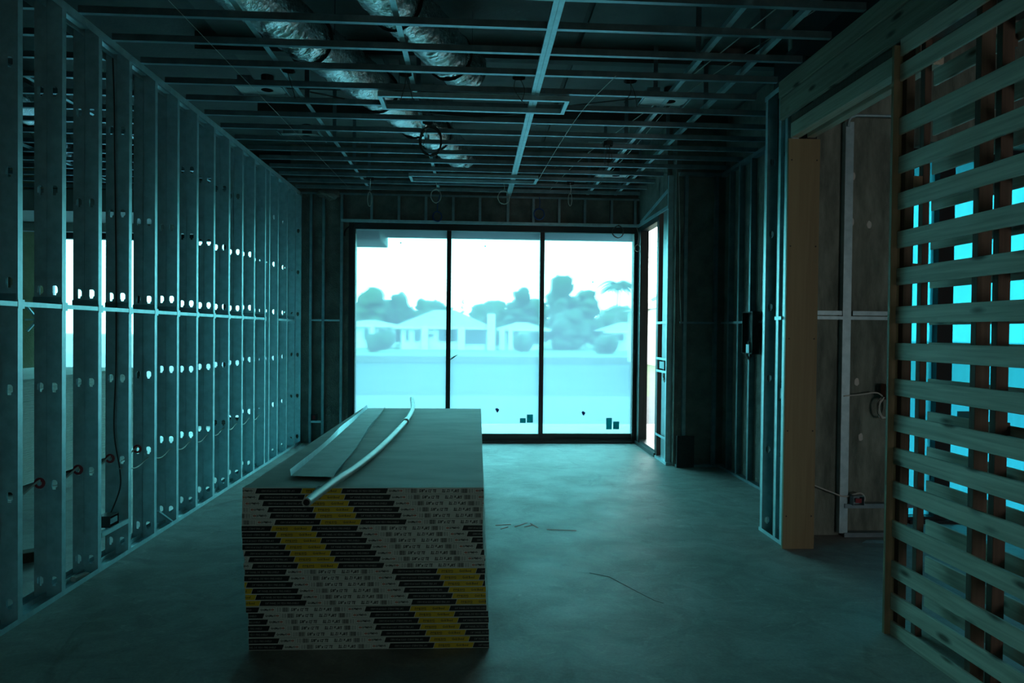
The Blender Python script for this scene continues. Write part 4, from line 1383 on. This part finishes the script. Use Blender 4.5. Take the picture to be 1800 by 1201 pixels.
def house(label, px0, px1, Y, base, eave, ridge, key='rooftile', wins=(), cols=(), inset=0.12, depth=7):
    """hip-roofed house whose front spans two pixel columns of the view at distance Y"""
    a, b = at(px0, base, Y), at(px1, base, Y)
    ze, zr = at(px0, eave, Y).z, at(px0, ridge, Y).z
    zb = -0.5
    x0, x1 = a.x, b.x
    o = empty('house', ((x0 + x1) / 2, Y, zb), label, 'house', 'houses across the water')
    MB().box(x0 + 0.4, x1 - 0.4, Y, Y + depth, zb, ze).build('wall', 'stucco', o)
    ov = 0.5
    rx = (x1 - x0) * (0.5 - inset)
    mb = MB()
    c_ = [(x0 - ov, Y - ov, ze), (x1 + ov, Y - ov, ze), (x1 + ov, Y + depth + ov, ze), (x0 - ov, Y + depth + ov, ze)]
    r0, r1 = ((x0 + x1) / 2 - ((x1 - x0) / 2 - rx), Y + depth / 2, zr), ((x0 + x1) / 2 + ((x1 - x0) / 2 - rx), Y + depth / 2, zr)
    for q in ((c_[0], c_[1], r1, r0), (c_[1], c_[2], r1), (c_[2], c_[3], r0, r1), (c_[3], c_[0], r0), (c_[3], c_[2], c_[1], c_[0])):
        mb.poly(q)
    mb.build('roof', key, o)
    MB().box(x0 - ov, x1 + ov, Y - ov - 0.05, Y - ov, ze - 0.25, ze + 0.02).build('fascia', 'stucco', o)
    for w0, w1, t0, t1 in wins:
        p, q = at(w0, t1, Y), at(w1, t0, Y)
        f_ = MB().box(p.x, q.x, Y - 0.08, Y, max(p.z, zb), q.z).build('window', 'stucco', o)
        MB().box(p.x + 0.08, q.x - 0.08, Y - 0.1, Y - 0.08, max(p.z, zb) + 0.08, q.z - 0.08).build('window_pane', 'darkglass', f_)
    for px_, t0, t1, wd in cols:
        p, q = at(px_, t1, Y - 0.8), at(px_, t0, Y - 0.8)
        MB().box(p.x - wd / 2, p.x + wd / 2, Y - 0.8, Y - 0.5, zb, q.z).build('column', 'stucco', o)
    return o


house('hip-roofed white house across the water, straddling the first dark mullion', 700, 858, 80, 612, 574, 543, wins=((713, 721, 580, 600), (728, 742, 580, 601), (752, 764, 586, 594), (770, 806, 578, 601), (816, 855, 580, 606)), cols=((747, 575, 612, 0.7), (811, 575, 612, 0.8), (863, 552, 612, 0.9)))
house('low pale house across the water, at the left edge of the glass', 600, 690, 84, 608, 571, 562, wins=((640, 660, 578, 598), (665, 680, 578, 600)), cols=((655, 572, 608, 0.5),))
house('flat-fronted pale house across the water, left of the second mullion', 880, 958, 82, 610, 578, 566, wins=((890, 912, 582, 606), (928, 955, 584, 606)), cols=((882, 575, 612, 0.6), (897, 575, 612, 0.5)))
house('low pale house across the water, by the right edge of the glass', 1066, 1150, 82, 610, 582, 566, wins=((1080, 1112, 588, 600),), cols=((1100, 584, 610, 0.5),))


def tree(label, px, top, base, Y, wpx, seed, key='leaf', conical=False):
    t, b = at(px, top, Y), at(px, base, Y)
    hw = wpx / FPX * Y / 2
    zb = -0.5
    H_ = t.z - zb
    o = empty('tree', (b.x, Y, zb), label, 'tree', 'trees across the water')
    rr = random.Random(seed)
    MB().tube([(b.x, Y, zb), (b.x + 0.1, Y, zb + H_ * 0.3), (b.x, Y, zb + H_ * 0.6)], max(0.15, hw * 0.06), 7).build('trunk', 'bark', o)
    mb = MB()
    for k in range(46):
        f_ = rr.random()
        wz = zb + H_ * (0.16 + 0.80 * f_)
        sp = hw * ((1 - f_) * 0.95 + 0.05 if conical else math.sqrt(max(0.05, 1 - (2 * f_ - 0.75) ** 2 * 0.7)))
        a_ = rr.uniform(0, 6.28)
        rad = sp * rr.uniform(0.2, 0.72)
        s_ = hw * rr.uniform(0.28, 0.46) * (0.6 * (1.2 - f_) if conical else 1)
        mb.ball((b.x + rad * math.cos(a_), Y + rad * math.sin(a_), min(wz, t.z - s_ * 0.7)), s_, s_, s_ * 0.8, 9, 6, 0.55, seed=seed + k * 3.1)
    mb.build('crown', key, o, smooth=True)
    return o


for a in ((('feathery tree behind the far left house, tallest at the left edge', 653, 506, 600, 100, 62, 1, 'leaf')),
          (('round tree right of the tallest one, above the low left house', 704, 518, 600, 102, 56, 2, 'leafdark')),
          (('bushy tree rising just left of the first mullion', 744, 526, 598, 100, 44, 3, 'leaf')),
          (('small dark conifer just right of the first mullion', 813, 522, 600, 98, 26, 4, 'leafdark', True)),
          (('small low tree beside the dark conifer behind the roof', 787, 540, 600, 104, 32, 5, 'leaf')),
          (('wide loose tree above the roofs in the middle pane', 872, 530, 600, 106, 64, 6, 'leaf')),
          (('tall tree close to the second mullion in the middle pane', 916, 506, 602, 96, 58, 7, 'leafdark')),
          (('largest tree of all, left half of the right-hand pane', 985, 488, 606, 90, 74, 8, 'leafdark')),
          (('broad tree joined to the largest one on its right', 1028, 508, 606, 99, 60, 9, 'leaf')),
          (('low spreading tree under the palm in the right-hand pane', 1082, 540, 604, 110, 80, 10, 'leaf')),
          (('low tree in the far left distance behind the left-hand house', 622, 534, 604, 104, 46, 11, 'leaf')),
          (('dark tree filling the gap right of the flat-fronted house', 1002, 548, 608, 84, 74, 12, 'leafdark')),
          (('wide low tree behind the main roof, left of the first mullion', 764, 532, 600, 112, 70, 13, 'leafdark')),
          (('pale far tree behind the chimney of the main house', 846, 536, 600, 114, 66, 14, 'leaf')),
          (('wide low tree behind the left-hand house roof', 676, 530, 602, 110, 76, 15, 'leafdark')),
          (('dense low tree behind the flat-fronted house', 938, 528, 604, 112, 70, 16, 'leaf'))):
    tree(*a)
for lab, px, top, wpx in (('round dark bush on the far bank before the left-hand house', 672, 580, 50), ('dark bush on the far bank left of the second mullion', 916, 586, 40), ('dark bush on the far bank at the foot of the right-hand house', 1062, 584, 44)):
    t = at(px, top, 70)
    o = empty('bush', (t.x, 70, -0.5), lab, 'bush', 'bushes on the far bank')
    mb = MB()
    hw = wpx / FPX * 70 / 2
    for k in range(7):
        mb.ball((t.x + random.uniform(-0.6, 0.6) * hw, 70 + random.uniform(-1, 1), -0.5 + (t.z + 0.5) * random.uniform(0.35, 0.6)), hw * 0.5, hw * 0.5, (t.z + 0.5) * 0.4, 9, 6, 0.5, seed=k + px)
    mb.build('foliage', 'leafdark', o, smooth=True)
tree('green tree glimpsed through the narrow side window above the white house', 1153, 512, 604, 64, 34, 21, 'leaf')
# palm
pt = at(1086, 500, 96)
o = empty('palm_tree', (pt.x - 0.6, 96, -0.5), 'single palm tree in the right-hand pane, fronds against the pale sky', 'tree')
MB().tube(spline([(pt.x - 0.6, 96, -0.5), (pt.x - 0.5, 96, 2), (pt.x - 0.1, 96, 5), (pt.x, 96, pt.z)], 4), 0.13, 8).build('trunk', 'bark', o)
for k in range(20):
    a_ = 2 * math.pi * k / 20 + 0.2
    L_ = random.uniform(2.4, 3.4)
    el = random.uniform(0.1, 0.9)
    mb = MB()
    prev = None
    for s_ in range(7):
        t_ = s_ / 6
        c_ = Vector((pt.x + L_ * t_ * math.cos(a_), 96 + L_ * t_ * math.sin(a_), pt.z + L_ * (el * t_ - (0.55 + el * 0.6) * t_ * t_)))
        wd = 0.5 * math.sin(math.pi * (0.12 + 0.85 * t_))
        sd = Vector((-math.sin(a_), math.cos(a_), 0)) * wd
        row = (c_ - sd - Vector((0, 0, wd * 0.5)), c_, c_ + sd - Vector((0, 0, wd * 0.5)))
        if prev:
            mb.poly([prev[0], prev[1], row[1], row[0]])
            mb.poly([prev[1], prev[2], row[2], row[1]])
        prev = row
    mb.build('frond', 'leafdark', o)
tag(MB().box(3.7, 3.9, 8.3, 12.4, -0.5, 3.3).build('side_light_blocker', 'stucco'), kind=ST)  # unseen wall added to cut the daylight entering by the side window
# neighbour seen through the side window
o = empty('neighbour_house', (16, 42, -0.3), 'white neighbouring house glimpsed through the narrow side window', 'house')
MB().box(11.6, 26, 42, 52, -0.5, 3.2).build('wall', 'stucco', o)
mb = MB()
c_ = [(11.3, 41.5, 3.2), (26.5, 41.5, 3.2), (26.5, 52.5, 3.2), (11.3, 52.5, 3.2)]
r0, r1 = (16, 47, 5.2), (22, 47, 5.2)
for q in ((c_[0], c_[1], r1, r0), (c_[1], c_[2], r1), (c_[2], c_[3], r0, r1), (c_[3], c_[0], r0), (c_[3], c_[2], c_[1], c_[0])):
    mb.poly(q)
mb.build('roof', 'rooftile', o)
for x in (12.3, 13.9, 15.6):
    f_ = MB().box(x - 0.4, x + 0.4, 41.92, 42, 0.6, 2.2).build('window', 'stucco', o)
    MB().box(x - 0.32, x + 0.32, 41.9, 41.92, 0.68, 2.12).build('window_pane', 'darkglass', f_)
mb = MB()
a_ = [(4.9, 19.3), (60, 19.3), (60, 57.9), (14.0, 57.9)]
mb.poly([(x, y, -0.45) for x, y in a_])
for i in range(4):
    p, q = a_[i], a_[(i + 1) % 4]
    mb.poly([(*p, -1.2), (*q, -1.2), (*q, -0.45), (*p, -0.45)])
tag(mb.build('side_garden', 'lawn'), kind=ST)
